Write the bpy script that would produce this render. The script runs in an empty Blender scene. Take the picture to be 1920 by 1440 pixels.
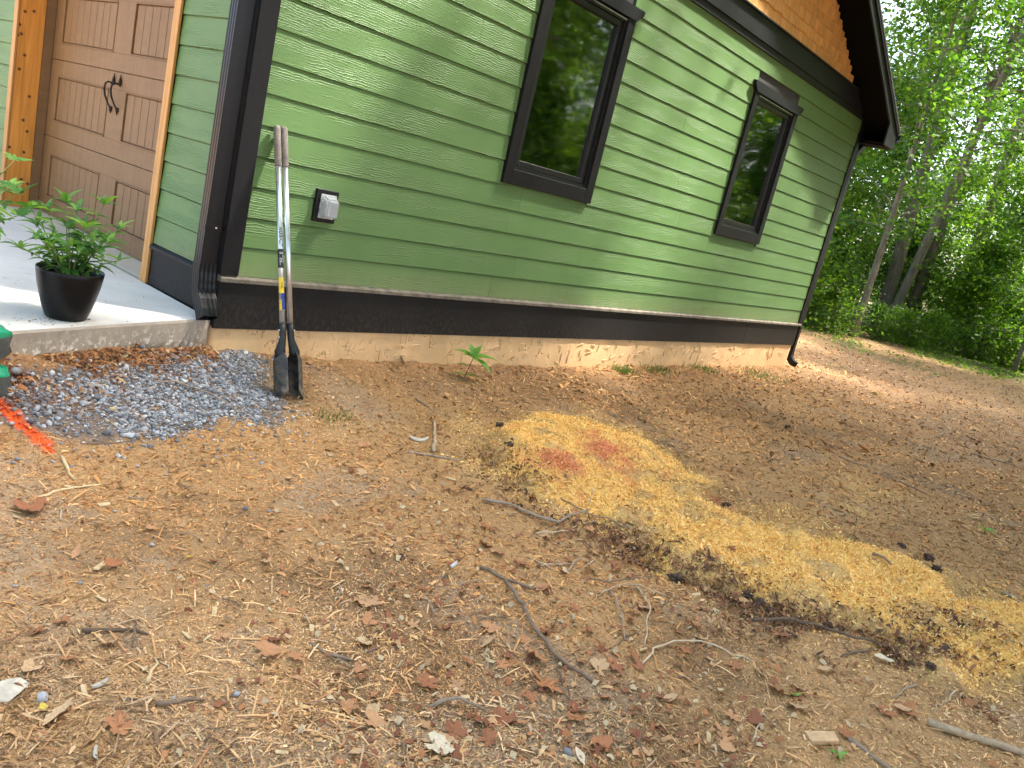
import bpy, bmesh, math, random
import numpy as np
from mathutils import Vector, Matrix

# ------------------------------------------------------------------ camera, sky, sun, exposure
scene = bpy.context.scene
COL = scene.collection
F_PX = 1519.375                       # focal length in pixels of a 1920 px wide picture
CAM = np.array([-2.5634, -4.3590, 1.5117])
PITCH, ROLL, YAW = 0.228352, 0.237679, 0.899044
def cam_axes():
    cy, sy = math.cos(YAW), math.sin(YAW)
    f = np.array([sy*math.cos(PITCH), cy*math.cos(PITCH), -math.sin(PITCH)])
    r = np.array([cy, -sy, 0.0]); u = np.cross(r, f)
    c, s = math.cos(ROLL), math.sin(ROLL)
    return c*r + s*u, -s*r + c*u, f
RX, UX, FX = cam_axes()
cd = bpy.data.cameras.new('camera')
cd.sensor_fit = 'HORIZONTAL'; cd.sensor_width = 36.0; cd.lens = F_PX/1920*36.0
cd.clip_start = 0.05; cd.clip_end = 2000
cam = bpy.data.objects.new('camera', cd); COL.objects.link(cam)
cam.matrix_world = Matrix(((RX[0], UX[0], -FX[0], CAM[0]), (RX[1], UX[1], -FX[1], CAM[1]),
                           (RX[2], UX[2], -FX[2], CAM[2]), (0, 0, 0, 1)))
scene.camera = cam

SUN_EL, SUN_AZ = math.radians(60), math.radians(-32)     # direction towards the sun: azimuth from +X, counter-clockwise
world = bpy.data.worlds.new('World'); scene.world = world; world.use_nodes = True
wn = world.node_tree; wn.nodes.clear()
sky = wn.nodes.new('ShaderNodeTexSky'); sky.sky_type = 'NISHITA'; sky.sun_disc = False
sky.sun_elevation = SUN_EL; sky.sun_rotation = math.pi/2 - SUN_AZ
sky.air_density = 0.75; sky.dust_density = 4.5; sky.ozone_density = 1.0
bg = wn.nodes.new('ShaderNodeBackground'); bg.inputs['Strength'].default_value = 0.15
wo = wn.nodes.new('ShaderNodeOutputWorld')
wn.links.new(sky.outputs[0], bg.inputs['Color']); wn.links.new(bg.outputs[0], wo.inputs['Surface'])
sd = bpy.data.lights.new('sun', 'SUN'); sd.energy = 3.0; sd.angle = math.radians(3.2); sd.color = (1.0, 0.95, 0.86)
sun = bpy.data.objects.new('sun', sd); COL.objects.link(sun)
SUNV = Vector((math.cos(SUN_EL)*math.cos(SUN_AZ), math.cos(SUN_EL)*math.sin(SUN_AZ), math.sin(SUN_EL)))
sun.rotation_euler = SUNV.to_track_quat('Z', 'Y').to_euler(); sun.location = SUNV*60
scene.view_settings.view_transform = 'Standard'; scene.view_settings.look = 'None'
scene.view_settings.gamma = 1.0; scene.view_settings.exposure = 2.78
scene.view_settings.use_curve_mapping = False
try:
    scene.cycles.max_bounces = 8; scene.cycles.transparent_max_bounces = 16
except Exception: pass

rng = np.random.default_rng(7); random.seed(7)

# ------------------------------------------------------------------ helpers: materials
def mat(name):
    m = bpy.data.materials.new(name); m.use_nodes = True
    return m, m.node_tree, m.node_tree.nodes['Principled BSDF']
def N(nt, kind, **kw):
    n = nt.nodes.new('ShaderNode'+kind)
    for k, v in kw.items():
        if k.startswith('i_'): n.inputs[k[2:].replace('_', ' ')].default_value = v
        else: setattr(n, k, v)
    return n
def L(nt, a, b): nt.links.new(a, b)
def ramp(nt, fac, stops):
    r = N(nt, 'ValToRGB'); e = r.color_ramp.elements
    while len(e) < len(stops): e.new(0.5)
    for i, (p, c) in enumerate(stops):
        e[i].position = p; e[i].color = (c[0], c[1], c[2], 1)
    if fac is not None: L(nt, fac, r.inputs[0])
    return r.outputs[0]
def mixc(nt, fac, a, b, mode='MIX'):
    m = N(nt, 'Mix', data_type='RGBA', blend_type=mode)
    for v, s in ((fac, m.inputs[0]), (a, m.inputs[6]), (b, m.inputs[7])):
        if isinstance(v, (int, float)): s.default_value = v
        elif isinstance(v, tuple): s.default_value = (v[0], v[1], v[2], 1)
        else: L(nt, v, s)
    return m.outputs[2]
def math_(nt, op, a, b=0.0):
    m = N(nt, 'Math', operation=op)
    for v, s in ((a, m.inputs[0]), (b, m.inputs[1])):
        if isinstance(v, (int, float)): s.default_value = v
        else: L(nt, v, s)
    return m.outputs[0]
def coords(nt, scale=(1, 1, 1), space='pos', rot=(0, 0, 0)):
    mp = N(nt, 'Mapping'); mp.inputs['Scale'].default_value = scale; mp.inputs['Rotation'].default_value = rot
    if space == 'pos': L(nt, N(nt, 'NewGeometry').outputs['Position'], mp.inputs[0])
    else: L(nt, N(nt, 'TexCoord').outputs['Object'], mp.inputs[0])
    return mp.outputs[0]
def noise(nt, vec, scale, detail=4, rough=0.55, dist=0.0):
    n = N(nt, 'TexNoise'); n.inputs['Scale'].default_value = scale; n.inputs['Detail'].default_value = detail
    n.inputs['Roughness'].default_value = rough; n.inputs['Distortion'].default_value = dist
    L(nt, vec, n.inputs['Vector']); return n.outputs['Fac']
def bump(nt, h, strength, dist, bs, prev=None):
    b = N(nt, 'Bump'); b.inputs['Strength'].default_value = strength; b.inputs['Distance'].default_value = dist
    L(nt, h, b.inputs['Height'])
    if prev is not None: L(nt, prev, b.inputs['Normal'])
    if bs is not None: L(nt, b.outputs[0], bs.inputs['Normal'])
    return b.outputs[0]
def sc(c, k): return tuple(v*k for v in c)

def m_simple(name, col, rough=0.6, metal=0.0, var=0.25, nscale=30, bmp=0.15, bdist=0.002, spec=0.5):
    m, nt, b = mat(name)
    n = noise(nt, coords(nt, space='obj'), nscale, 5, 0.65)
    L(nt, ramp(nt, n, [(0.3, sc(col, 1-var)), (0.7, sc(col, 1+var))]), b.inputs['Base Color'])
    b.inputs['Roughness'].default_value = rough; b.inputs['Metallic'].default_value = metal
    b.inputs['Specular IOR Level'].default_value = spec
    if bmp: bump(nt, n, bmp, bdist, b)
    return m

def m_siding(name, axis):
    m, nt, b = mat(name)
    sx = (0.35, 1, 1) if axis == 'x' else (1, 0.35, 1)
    rnd = N(nt, 'ObjectInfo').outputs['Random']
    add = N(nt, 'VectorMath', operation='ADD')
    L(nt, coords(nt, sx), add.inputs[0])
    cx = N(nt, 'CombineXYZ'); L(nt, math_(nt, 'MULTIPLY', rnd, 37.0), cx.inputs[0]); L(nt, math_(nt, 'MULTIPLY', rnd, 19.0), cx.inputs[1])
    L(nt, cx.outputs[0], add.inputs[1])
    w = N(nt, 'TexWave', wave_type='BANDS', bands_direction='Z', wave_profile='SIN')
    w.inputs['Scale'].default_value = 22; w.inputs['Distortion'].default_value = 9.0; w.inputs['Detail'].default_value = 3.0
    w.inputs['Detail Scale'].default_value = 0.9; w.inputs['Detail Roughness'].default_value = 0.6
    L(nt, add.outputs[0], w.inputs['Vector'])
    fine = noise(nt, coords(nt, (2.5, 2.5, 90)), 3.0, 4, 0.6)
    grain = math_(nt, 'POWER', w.outputs['Fac'], 6.0)
    gmask = noise(nt, coords(nt, (0.9, 0.9, 6)), 1.5, 3)
    gm = N(nt, 'MapRange'); L(nt, gmask, gm.inputs[0]); gm.inputs[1].default_value = 0.42; gm.inputs[2].default_value = 0.6
    hgt = math_(nt, 'ADD', math_(nt, 'MULTIPLY', math_(nt, 'MULTIPLY', grain, gm.outputs[0]), 0.75), math_(nt, 'MULTIPLY', fine, 0.35))
    base = (0.102, 0.192, 0.060)
    blot = noise(nt, coords(nt, (1, 1, 1)), 1.7, 5, 0.6)
    c = ramp(nt, blot, [(0.25, sc(base, 0.88)), (0.75, sc(base, 1.12))])
    c = mixc(nt, math_(nt, 'MULTIPLY', rnd, 0.22), c, sc(base, 1.25))
    c = mixc(nt, math_(nt, 'MULTIPLY', fine, 0.30), c, (0.145, 0.245, 0.085))
    # dust kicked up by rain on the lowest course
    sep = N(nt, 'SeparateXYZ'); L(nt, N(nt, 'NewGeometry').outputs['Position'], sep.inputs[0])
    d = N(nt, 'MapRange'); L(nt, sep.outputs[2], d.inputs[0])
    d.inputs[1].default_value = 0.84; d.inputs[2].default_value = 0.65; d.inputs[3].default_value = 0; d.inputs[4].default_value = 0.55
    dn = noise(nt, coords(nt, (9, 9, 1.5)), 2, 4)
    c = mixc(nt, math_(nt, 'MULTIPLY', d.outputs[0], dn), c, (0.30, 0.27, 0.14))
    spk = noise(nt, coords(nt), 160, 1, 0.5)
    sm = N(nt, 'MapRange'); L(nt, spk, sm.inputs[0]); sm.inputs[1].default_value = 0.80; sm.inputs[2].default_value = 0.83
    c = mixc(nt, sm.outputs[0], c, (0.5, 0.5, 0.42))
    L(nt, c, b.inputs['Base Color']); b.inputs['Roughness'].default_value = 0.52
    b.inputs['Specular IOR Level'].default_value = 0.4
    bump(nt, hgt, 0.8, 0.0045, b)
    return m

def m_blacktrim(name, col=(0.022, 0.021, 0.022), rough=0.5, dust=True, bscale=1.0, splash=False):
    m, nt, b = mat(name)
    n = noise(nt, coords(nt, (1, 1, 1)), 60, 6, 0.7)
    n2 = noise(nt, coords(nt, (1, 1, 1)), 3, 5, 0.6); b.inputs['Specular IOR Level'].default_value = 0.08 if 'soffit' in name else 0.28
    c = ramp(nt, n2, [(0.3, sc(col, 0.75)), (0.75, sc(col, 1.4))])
    if dust:
        spk = noise(nt, coords(nt), 120, 2, 0.5)
        sm = N(nt, 'MapRange'); L(nt, spk, sm.inputs[0]); sm.inputs[1].default_value = 0.70; sm.inputs[2].default_value = 0.78
        c = mixc(nt, math_(nt, 'MULTIPLY', sm.outputs[0], 0.5), c, (0.22, 0.19, 0.15))
    if splash:
        sz = N(nt, 'SeparateXYZ'); L(nt, N(nt, 'NewGeometry').outputs['Position'], sz.inputs[0])
        zm = N(nt, 'MapRange'); L(nt, sz.outputs[2], zm.inputs[0]); zm.inputs[1].default_value = 0.56; zm.inputs[2].default_value = 0.32
        sn = noise(nt, coords(nt, (1, 1, .5)), 45, 4, .7); sg = N(nt, 'MapRange'); L(nt, sn, sg.inputs[0]); sg.inputs[1].default_value = .48; sg.inputs[2].default_value = .70
        sl = noise(nt, coords(nt), 1.1, 3, .6)
        c = mixc(nt, math_(nt, 'MULTIPLY', math_(nt, 'MULTIPLY', zm.outputs[0], sg.outputs[0]), math_(nt, 'MULTIPLY', sl, .42)), c, (0.24, 0.16, 0.09))
    L(nt, c, b.inputs['Base Color']); b.inputs['Roughness'].default_value = rough
    bump(nt, n, 0.6*bscale, 0.002, b)
    return m

def m_cedar(name, col=(0.66, 0.26, 0.04), axis=2, knots=True, gscale=(28, 28, 1.6)):
    m, nt, b = mat(name)
    rnd = N(nt, 'ObjectInfo').outputs['Random']
    v = coords(nt, gscale)
    add = N(nt, 'VectorMath', operation='ADD'); L(nt, v, add.inputs[0])
    cx = N(nt, 'CombineXYZ'); L(nt, math_(nt, 'MULTIPLY', rnd, 50.0), cx.inputs[2]); L(nt, cx.outputs[0], add.inputs[1])
    g = noise(nt, add.outputs[0], 1.0, 5, 0.6, 0.6)
    c = ramp(nt, g, [(0.25, sc(col, 0.62)), (0.5, col), (0.78, (col[0]*1.3, col[1]*1.4, col[2]*1.7))])
    if knots:
        vo = N(nt, 'TexVoronoi', feature='F1', voronoi_dimensions='2D'); vo.inputs['Scale'].default_value = 6.5
        L(nt, coords(nt, (1, 0.9, 1), rot=(math.pi/2, 0, 0)), vo.inputs['Vector'])
        k = N(nt, 'MapRange'); L(nt, vo.outputs['Distance'], k.inputs[0])
        k.inputs[1].default_value = 0.11; k.inputs[2].default_value = 0.05
        c = mixc(nt, k.outputs[0], c, (0.09, 0.025, 0.008))
    else:
        c = mixc(nt, math_(nt, 'MULTIPLY', rnd, 0.55), c, sc(col, 0.6))
    L(nt, c, b.inputs['Base Color']); b.inputs['Roughness'].default_value = 0.55
    bump(nt, g, 0.4, 0.002, b)
    return m

def m_door(name):
    m, nt, b = mat(name)
    col = (0.215, 0.108, 0.040)
    g = noise(nt, coords(nt, (1, 30, 1.2)), 1.6, 6, 0.65, 0.8)
    g2 = noise(nt, coords(nt, (1, 3, 9)), 2.4, 5, 0.65, 1.0)
    c = ramp(nt, g, [(0.25, sc(col, 0.72)), (0.5, col), (0.8, (0.31, 0.175, 0.075))])
    c = mixc(nt, 0.4, c, ramp(nt, g2, [(0.3, sc(col, 0.8)), (0.7, (0.26, 0.145, 0.07))]))
    L(nt, c, b.inputs['Base Color']); b.inputs['Roughness'].default_value = 0.6
    bump(nt, g, 0.25, 0.001, b)
    return m

def m_concrete(name, col=(0.74, 0.70, 0.63), rough_face=False):
    m, nt, b = mat(name)
    n = noise(nt, coords(nt), 2.2, 8, 0.6); n2 = noise(nt, coords(nt), 55, 5, 0.7)
    c = ramp(nt, n, [(0.3, sc(col, 0.80)), (0.72, sc(col, 1.12))])
    c = mixc(nt, math_(nt, 'MULTIPLY', noise(nt, coords(nt, (2, 9, 1)), 3, 5, .65), 0.30), c, sc(col, 0.66))
    c = mixc(nt, math_(nt, 'MULTIPLY', n2, 0.25), c, sc(col, 0.72))
    st = noise(nt, coords(nt, (1, 1, 1)), 7, 4, 0.6)
    s = N(nt, 'MapRange'); L(nt, st, s.inputs[0]); s.inputs[1].default_value = 0.66; s.inputs[2].default_value = 0.78
    c = mixc(nt, math_(nt, 'MULTIPLY', s.outputs[0], 0.45), c, (0.30, 0.24, 0.17))
    if rough_face:
        pt = noise(nt, coords(nt), 34, 3, 0.6); pz = N(nt, 'SeparateXYZ'); L(nt, N(nt, 'NewGeometry').outputs['Position'], pz.inputs[0])
        zm = N(nt, 'MapRange'); L(nt, pz.outputs[2], zm.inputs[0]); zm.inputs[1].default_value = 0.36; zm.inputs[2].default_value = 0.26
        pm_ = N(nt, 'MapRange'); L(nt, pt, pm_.inputs[0]); pm_.inputs[1].default_value = 0.55; pm_.inputs[2].default_value = 0.60
        c = mixc(nt, math_(nt, 'MULTIPLY', pm_.outputs[0], zm.outputs[0]), c, (0.72, 0.66, 0.54))
    L(nt, c, b.inputs['Base Color']); b.inputs['Roughness'].default_value = 0.85
    bump(nt, n2, 0.7 if rough_face else 0.3, 0.006 if rough_face else 0.002, b)
    return m

def m_stucco(name):
    m, nt, b = mat(name)
    col = (0.76, 0.50, 0.25)
    n = noise(nt, coords(nt, (1, 1, 1)), 4, 6, 0.6)
    vo = N(nt, 'TexVoronoi', feature='DISTANCE_TO_EDGE'); vo.inputs['Scale'].default_value = 7
    dv = N(nt, 'VectorMath', operation='ADD'); L(nt, coords(nt, (1, 1, 0.9)), dv.inputs[0])
    nz = N(nt, 'TexNoise'); nz.inputs['Scale'].default_value = 9; L(nt, coords(nt), nz.inputs['Vector'])
    sv = N(nt, 'VectorMath', operation='SCALE'); L(nt, nz.outputs['Color'], sv.inputs[0]); sv.inputs['Scale'].default_value = 0.25
    L(nt, sv.outputs[0], dv.inputs[1]); L(nt, dv.outputs[0], vo.inputs['Vector'])
    e = N(nt, 'MapRange'); L(nt, vo.outputs['Distance'], e.inputs[0]); e.inputs[1].default_value = 0.035; e.inputs[2].default_value = 0.0
    gate = N(nt, 'MapRange'); L(nt, noise(nt, coords(nt), 8, 2), gate.inputs[0]); gate.inputs[1].default_value = 0.52; gate.inputs[2].default_value = 0.58
    mark = math_(nt, 'MULTIPLY', e.outputs[0], gate.outputs[0])
    c = ramp(nt, n, [(0.3, sc(col, 0.85)), (0.7, sc(col, 1.15))])
    c = mixc(nt, math_(nt, 'MULTIPLY', mark, 0.6), c, (0.16, 0.085, 0.035))
    sz = N(nt, 'SeparateXYZ'); L(nt, N(nt, 'NewGeometry').outputs['Position'], sz.inputs[0])
    zm = N(nt, 'MapRange'); L(nt, sz.outputs[2], zm.inputs[0]); zm.inputs[1].default_value = 0.26; zm.inputs[2].default_value = 0.02
    c = mixc(nt, math_(nt, 'MULTIPLY', zm.outputs[0], math_(nt, 'MULTIPLY', noise(nt, coords(nt, (1, 1, .6)), 9, 5, .7), .45)), c, (0.34, 0.19, 0.08))
    L(nt, c, b.inputs['Base Color']); b.inputs['Roughness'].default_value = 0.85
    h = math_(nt, 'SUBTRACT', n, mark)
    bump(nt, h, 0.6, 0.008, b)
    return m

def m_vcol(name, rough=0.9, nscale=(90, 260), var=0.35, bmp=0.8, bdist=0.006, spec=0.2):
    m, nt, b = mat(name)
    a = N(nt, 'Attribute', attribute_name='Col')
    n1 = noise(nt, coords(nt), nscale[0], 5, 0.7); n2 = noise(nt, coords(nt), nscale[1], 3, 0.6)
    k = math_(nt, 'ADD', math_(nt, 'MULTIPLY', n1, 0.7), math_(nt, 'MULTIPLY', n2, 0.3))
    f = ramp(nt, k, [(0.28, (1-var*1.6,)*3), (0.5, (1, 1, 1)), (0.72, (1+var,)*3)])
    c = mixc(nt, 1.0, a.outputs['Color'], f, 'MULTIPLY')
    L(nt, c, b.inputs['Base Color']); b.inputs['Roughness'].default_value = rough
    b.inputs['Specular IOR Level'].default_value = spec
    if bmp: bump(nt, k, bmp, bdist, b)
    return m

def m_leaf(name, c0, c1, c2, trans=0.45, island=True, rough=0.5):
    m, nt, b = mat(name)
    if island: r = N(nt, 'NewGeometry').outputs['Random Per Island']
    else: r = N(nt, 'ObjectInfo').outputs['Random']
    c = ramp(nt, r, [(0.0, c0), (0.55, c1), (1.0, c2)])
    L(nt, c, b.inputs['Base Color']); b.inputs['Roughness'].default_value = rough
    b.inputs['Specular IOR Level'].default_value = 0.35
    t = N(nt, 'BsdfTranslucent'); L(nt, mixc(nt, 1.0, c, (1.25, 1.35, 0.55), 'MULTIPLY'), t.inputs['Color'])
    mx = N(nt, 'MixShader'); mx.inputs[0].default_value = trans
    L(nt, b.outputs[0], mx.inputs[1]); L(nt, t.outputs[0], mx.inputs[2])
    L(nt, mx.outputs[0], nt.nodes['Material Output'].inputs['Surface'])
    return m

def m_rand(name, stops, rough=0.8, nscale=120, bmp=0.5, bdist=0.002, space='obj', var=0.25, spec=0.3):
    m, nt, b = mat(name)
    c = ramp(nt, N(nt, 'ObjectInfo').outputs['Random'], stops)
    n = noise(nt, coords(nt, space=space), nscale, 4, 0.65)
    c = mixc(nt, 1.0, c, ramp(nt, n, [(0.3, (1-var,)*3), (0.7, (1+var,)*3)]), 'MULTIPLY')
    L(nt, c, b.inputs['Base Color']); b.inputs['Roughness'].default_value = rough
    b.inputs['Specular IOR Level'].default_value = spec
    bump(nt, n, bmp, bdist, b)
    return m

def m_bark(name, col=(0.20, 0.165, 0.13)):
    m, nt, b = mat(name)
    n = noise(nt, coords(nt, (9, 9, 1.8)), 1.6, 6, 0.7); n2 = noise(nt, coords(nt), 2.5, 4)
    c = ramp(nt, n, [(0.3, sc(col, 0.5)), (0.7, sc(col, 1.35))])
    g = N(nt, 'MapRange'); L(nt, n2, g.inputs[0]); g.inputs[1].default_value = 0.55; g.inputs[2].default_value = 0.7
    c = mixc(nt, math_(nt, 'MULTIPLY', g.outputs[0], 0.5), c, (0.30, 0.29, 0.25))
    L(nt, c, b.inputs['Base Color']); b.inputs['Roughness'].default_value = 0.9
    bump(nt, n, 0.8, 0.03, b)
    return m

def m_glass(name):
    m, nt, b = mat(name)
    b.inputs['Base Color'].default_value = (0.01, 0.012, 0.012, 1)
    gl = N(nt, 'BsdfGlossy'); gl.inputs['Roughness'].default_value = 0.04; gl.inputs['Color'].default_value = (0.95, 0.97, 0.95, 1)
    wv = noise(nt, coords(nt), 1.3, 2, 0.5); bn = bump(nt, wv, 0.05, 0.05, None)
    L(nt, bn, gl.inputs['Normal'])
    tr = N(nt, 'BsdfTransparent'); tr.inputs['Color'].default_value = (0.55, 0.58, 0.56, 1)
    fr = N(nt, 'Fresnel'); fr.inputs['IOR'].default_value = 1.52
    fac = N(nt, 'MapRange'); L(nt, fr.outputs[0], fac.inputs[0]); fac.inputs[3].default_value = 0.22; fac.inputs[4].default_value = 1.0
    mx = N(nt, 'MixShader'); L(nt, fac.outputs[0], mx.inputs[0]); L(nt, tr.outputs[0], mx.inputs[1]); L(nt, gl.outputs[0], mx.inputs[2])
    L(nt, mx.outputs[0], nt.nodes['Material Output'].inputs['Surface'])
    return m

M = dict(
    siding_x=m_siding('green_siding_side', 'x'), siding_y=m_siding('green_siding_front', 'y'),
    black=m_blacktrim('black_trim', (0.0065, 0.0064, 0.0072), 0.5, True, .8), black_smooth=m_blacktrim('black_metal', (0.0045, 0.0046, 0.006), 0.36, True, 0.1),
    skirt=m_blacktrim('black_skirt', (0.0105, 0.0098, 0.0095), 0.6, True, 1.2, True),
    belt=m_blacktrim('grey_black_belt', (0.0105, 0.0112, 0.013), 0.5, False, 0.3),
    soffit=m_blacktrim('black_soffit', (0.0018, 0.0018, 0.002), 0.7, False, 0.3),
    cap=m_simple('dusty_cap', (0.16, 0.135, 0.10), 0.8, 0, 0.5, 14),
    sash=m_simple('window_frame', (0.009, 0.0088, 0.009), 0.35, 0, 0.15, 20, 0.05),
    bright=m_simple('bright_metal', (0.6, 0.6, 0.62), 0.35, 0.9, 0.2, 60, 0.1),
    glass=m_glass('window_glass'), room=m_simple('dark_interior', (0.05, 0.05, 0.05), 0.9),
    cedar=m_cedar('cedar_post'), cedar_trim=m_cedar('cedar_trim', (0.58, 0.27, 0.07), knots=False),
    shingle=m_cedar('cedar_shingle', (0.76, 0.38, 0.12), knots=False, gscale=(45, 45, 2.5)),
    door=m_door('wood_grain_door'), iron=m_simple('black_iron', (0.035, 0.028, 0.024), 0.5, 0.6, 0.2, 80),
    concrete=m_concrete('slab_concrete'), concrete_edge=m_concrete('slab_edge', (0.44, 0.365, 0.28), True),
    stucco=m_stucco('tan_stucco'), threshold=m_concrete('threshold_concrete', (0.60, 0.53, 0.42)), roofing=m_simple('roof_shingles', (0.03, 0.03, 0.033), 0.9, 0, 0.4, 60, 0.6),
    ground=m_vcol('dirt_ground'), chips=m_vcol('wood_chips', 0.75, (60, 200), 0.15, 0.0),
    gravel=m_vcol('gravel_mass', 0.8, (50, 180), 0.3, 0.4, 0.002),
    stone=m_rand('gravel_stone', [(0, (0.155, 0.15, 0.148)), (0.5, (0.265, 0.26, 0.258)), (0.85, (0.38, 0.375, 0.37)), (1, (0.6, 0.57, 0.52))], 0.75, 40),
    bark=m_bark('bark'), bark2=m_bark('bark_pale', (0.24, 0.205, 0.17)),
    twig=m_rand('twig_bark', [(0, (0.12, 0.080, 0.050)), (0.6, (0.24, 0.165, 0.11)), (1, (0.36, 0.28, 0.20))], 0.85, 60),
    twig_pale=m_rand('pale_twig', [(0, (0.40, 0.29, 0.18)), (1, (0.56, 0.43, 0.28))], 0.8, 50),
    splinter=m_rand('split_wood', [(0, (0.52, 0.37, 0.18)), (1, (0.66, 0.50, 0.28))], 0.8, 60),
    deadleaf=m_rand('dead_leaf', [(0, (0.24, 0.085, 0.04)), (0.35, (0.40, 0.165, 0.065)), (0.7, (0.50, 0.26, 0.12)), (1, (0.54, 0.36, 0.19))], 0.7, 25),
    paleleaf=m_rand('pale_leaf', [(0, (0.60, 0.50, 0.33)), (1, (0.64, 0.53, 0.36))], 0.7, 25),
    yellowleaf=m_rand('yellow_leaf', [(0, (0.62, 0.44, 0.06)), (1, (0.66, 0.50, 0.10))], 0.7, 25),
    leaf=m_leaf('tree_leaf', (0.036, 0.095, 0.016), (0.075, 0.165, 0.024), (0.15, 0.25, 0.032), .55),
    leaf_b=m_leaf('bright_leaf', (0.070, 0.155, 0.020), (0.135, 0.25, 0.030), (0.22, 0.33, 0.04), .6),
    plantleaf=m_leaf('plant_leaf', (0.045, 0.14, 0.025), (0.10, 0.235, 0.036), (0.22, 0.37, 0.055), 0.35, False),
    weedleaf=m_leaf('weed_leaf', (0.14, 0.32, 0.05), (0.19, 0.40, 0.06), (0.25, 0.46, 0.09), 0.4, False),
    grass=m_leaf('grass_blade', (0.05, 0.12, 0.02), (0.10, 0.18, 0.035), (0.2, 0.22, 0.07), 0.35),
    stem=m_simple('plant_stem', (0.16, 0.20, 0.06), 0.6), stem_red=m_simple('dark_stem', (0.12, 0.06, 0.035), 0.6),
    pot=m_simple('black_pot', (0.0028, 0.0028, 0.0032), 0.4, 0, 0.4, 12, 0.05, .002, .3), soil=m_simple('potting_soil', (0.03, 0.02, 0.014), 0.95, 0, 0.6, 90, 1.0, 0.01),
    bag_green=m_simple('green_plastic', (0.015, 0.26, 0.13), 0.22, 0, 0.3, 6, 0.2, 0.01), bag_dark=m_simple('grey_plastic', (0.07, 0.08, 0.07), 0.25, 0, 0.6, 9, 0.3, 0.01),
    bag_brown=m_simple('brown_print', (0.20, 0.09, 0.04), 0.3, 0, 0.6, 9, 0.3, 0.01),
    bag_white=m_simple('white_print', (0.62, 0.64, 0.60), 0.3),
    steel=m_simple('steel_tube', (0.62, 0.64, 0.66), 0.28, 0.85, 0.12, 25, 0.05),
    grip=m_simple('grey_grip', (0.17, 0.145, 0.125), 0.85, 0, 0.4, 40, 0.5), blade=m_simple('black_blade', (0.022, 0.021, 0.02), 0.45, 0.3, 0.7, 14, 0.2),
    blade_dirt=None, ink=m_simple('black_print', (0.01, 0.01, 0.01), 0.5), yellow=m_simple('yellow_label', (0.75, 0.50, 0.02), 0.4),
    blue=m_simple('blue_label', (0.02, 0.035, 0.22), 0.4), white=m_simple('white_plastic', (0.50, 0.51, 0.51), 0.4, 0, 0.08),
    block=m_simple('tan_wood_block', (0.62, 0.39, 0.20), 0.8, 0, 0.25, 30), paper=m_simple('dirty_paper', (0.52, 0.46, 0.35), 0.8, 0, 0.3, 30),
    cone=m_simple('dark_seed_ball', (0.085, 0.05, 0.034), 0.9, 0, 0.5, 150, 1.0, 0.01),
)
# steel blade with dried earth towards the cutting edge
mm, nt, b_ = mat('earthy_blade')
sp = N(nt, 'SeparateXYZ'); L(nt, coords(nt, space='obj'), sp.inputs[0])
mr = N(nt, 'MapRange'); L(nt, sp.outputs[2], mr.inputs[0]); mr.inputs[1].default_value = 0.27; mr.inputs[2].default_value = 0.02
nn = noise(nt, coords(nt, space='obj'), 18, 5, 0.7)
fac = math_(nt, 'MULTIPLY', mr.outputs[0], ramp(nt, nn, [(0.4, (0, 0, 0)), (0.62, (1, 1, 1))]))
L(nt, mixc(nt, fac, (0.020, 0.020, 0.021), (0.22, 0.17, 0.11)), b_.inputs['Base Color'])
b_.inputs['Roughness'].default_value = 0.5; bump(nt, nn, 0.3, 0.003, b_)
M['blade_dirt'] = mm
# clear plastic of the outlet cover
mm, nt, b_ = mat('clear_plastic')
b_.inputs['Base Color'].default_value = (0.66, 0.69, 0.70, 1); b_.inputs['Roughness'].default_value = 0.12
b_.inputs['Transmission Weight'].default_value = 0.55; b_.inputs['IOR'].default_value = 1.3
M['clear'] = mm

# ------------------------------------------------------------------ helpers: objects
def tag(o, label=None, cat=None, group=None, kind=None):
    if label: o['label'] = label
    if cat: o['category'] = cat
    if group: o['group'] = group
    if kind: o['kind'] = kind
    return o
def link(name, me, material=None, parent=None):
    o = bpy.data.objects.new(name, me); COL.objects.link(o)
    if material is not None and me is not None and not me.materials: me.materials.append(material)
    if parent is not None: o.parent = parent
    return o
def empty(name, loc=(0, 0, 0)):
    o = bpy.data.objects.new(name, None); COL.objects.link(o); o.location = loc; o.empty_display_size = 0.1
    return o
def me_np(name, V, Fs, cols=None, smooth=False):
    V = np.asarray(V, dtype=np.float32); Fs = np.asarray(Fs, dtype=np.int32)
    me = bpy.data.meshes.new(name); k = Fs.shape[1]
    me.vertices.add(len(V)); me.vertices.foreach_set('co', V.ravel())
    me.loops.add(Fs.size); me.loops.foreach_set('vertex_index', Fs.ravel())
    me.polygons.add(len(Fs)); me.polygons.foreach_set('loop_start', np.arange(0, Fs.size, k, dtype=np.int32))
    me.polygons.foreach_set('loop_total', np.full(len(Fs), k, dtype=np.int32))
    if smooth: me.polygons.foreach_set('use_smooth', np.ones(len(Fs), dtype=bool))
    me.update(calc_edges=True)
    if cols is not None:
        a = me.color_attributes.new('Col', 'FLOAT_COLOR', 'POINT')
        c = np.ones((len(V), 4), dtype=np.float32); c[:, :3] = cols; a.data.foreach_set('color', c.ravel())
    return me
def me_py(name, V, Fs, smooth=False):
    me = bpy.data.meshes.new(name); me.from_pydata([tuple(map(float, v)) for v in V], [], [tuple(f) for f in Fs])
    if smooth:
        for p in me.polygons: p.use_smooth = True
    me.update(); return me
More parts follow.
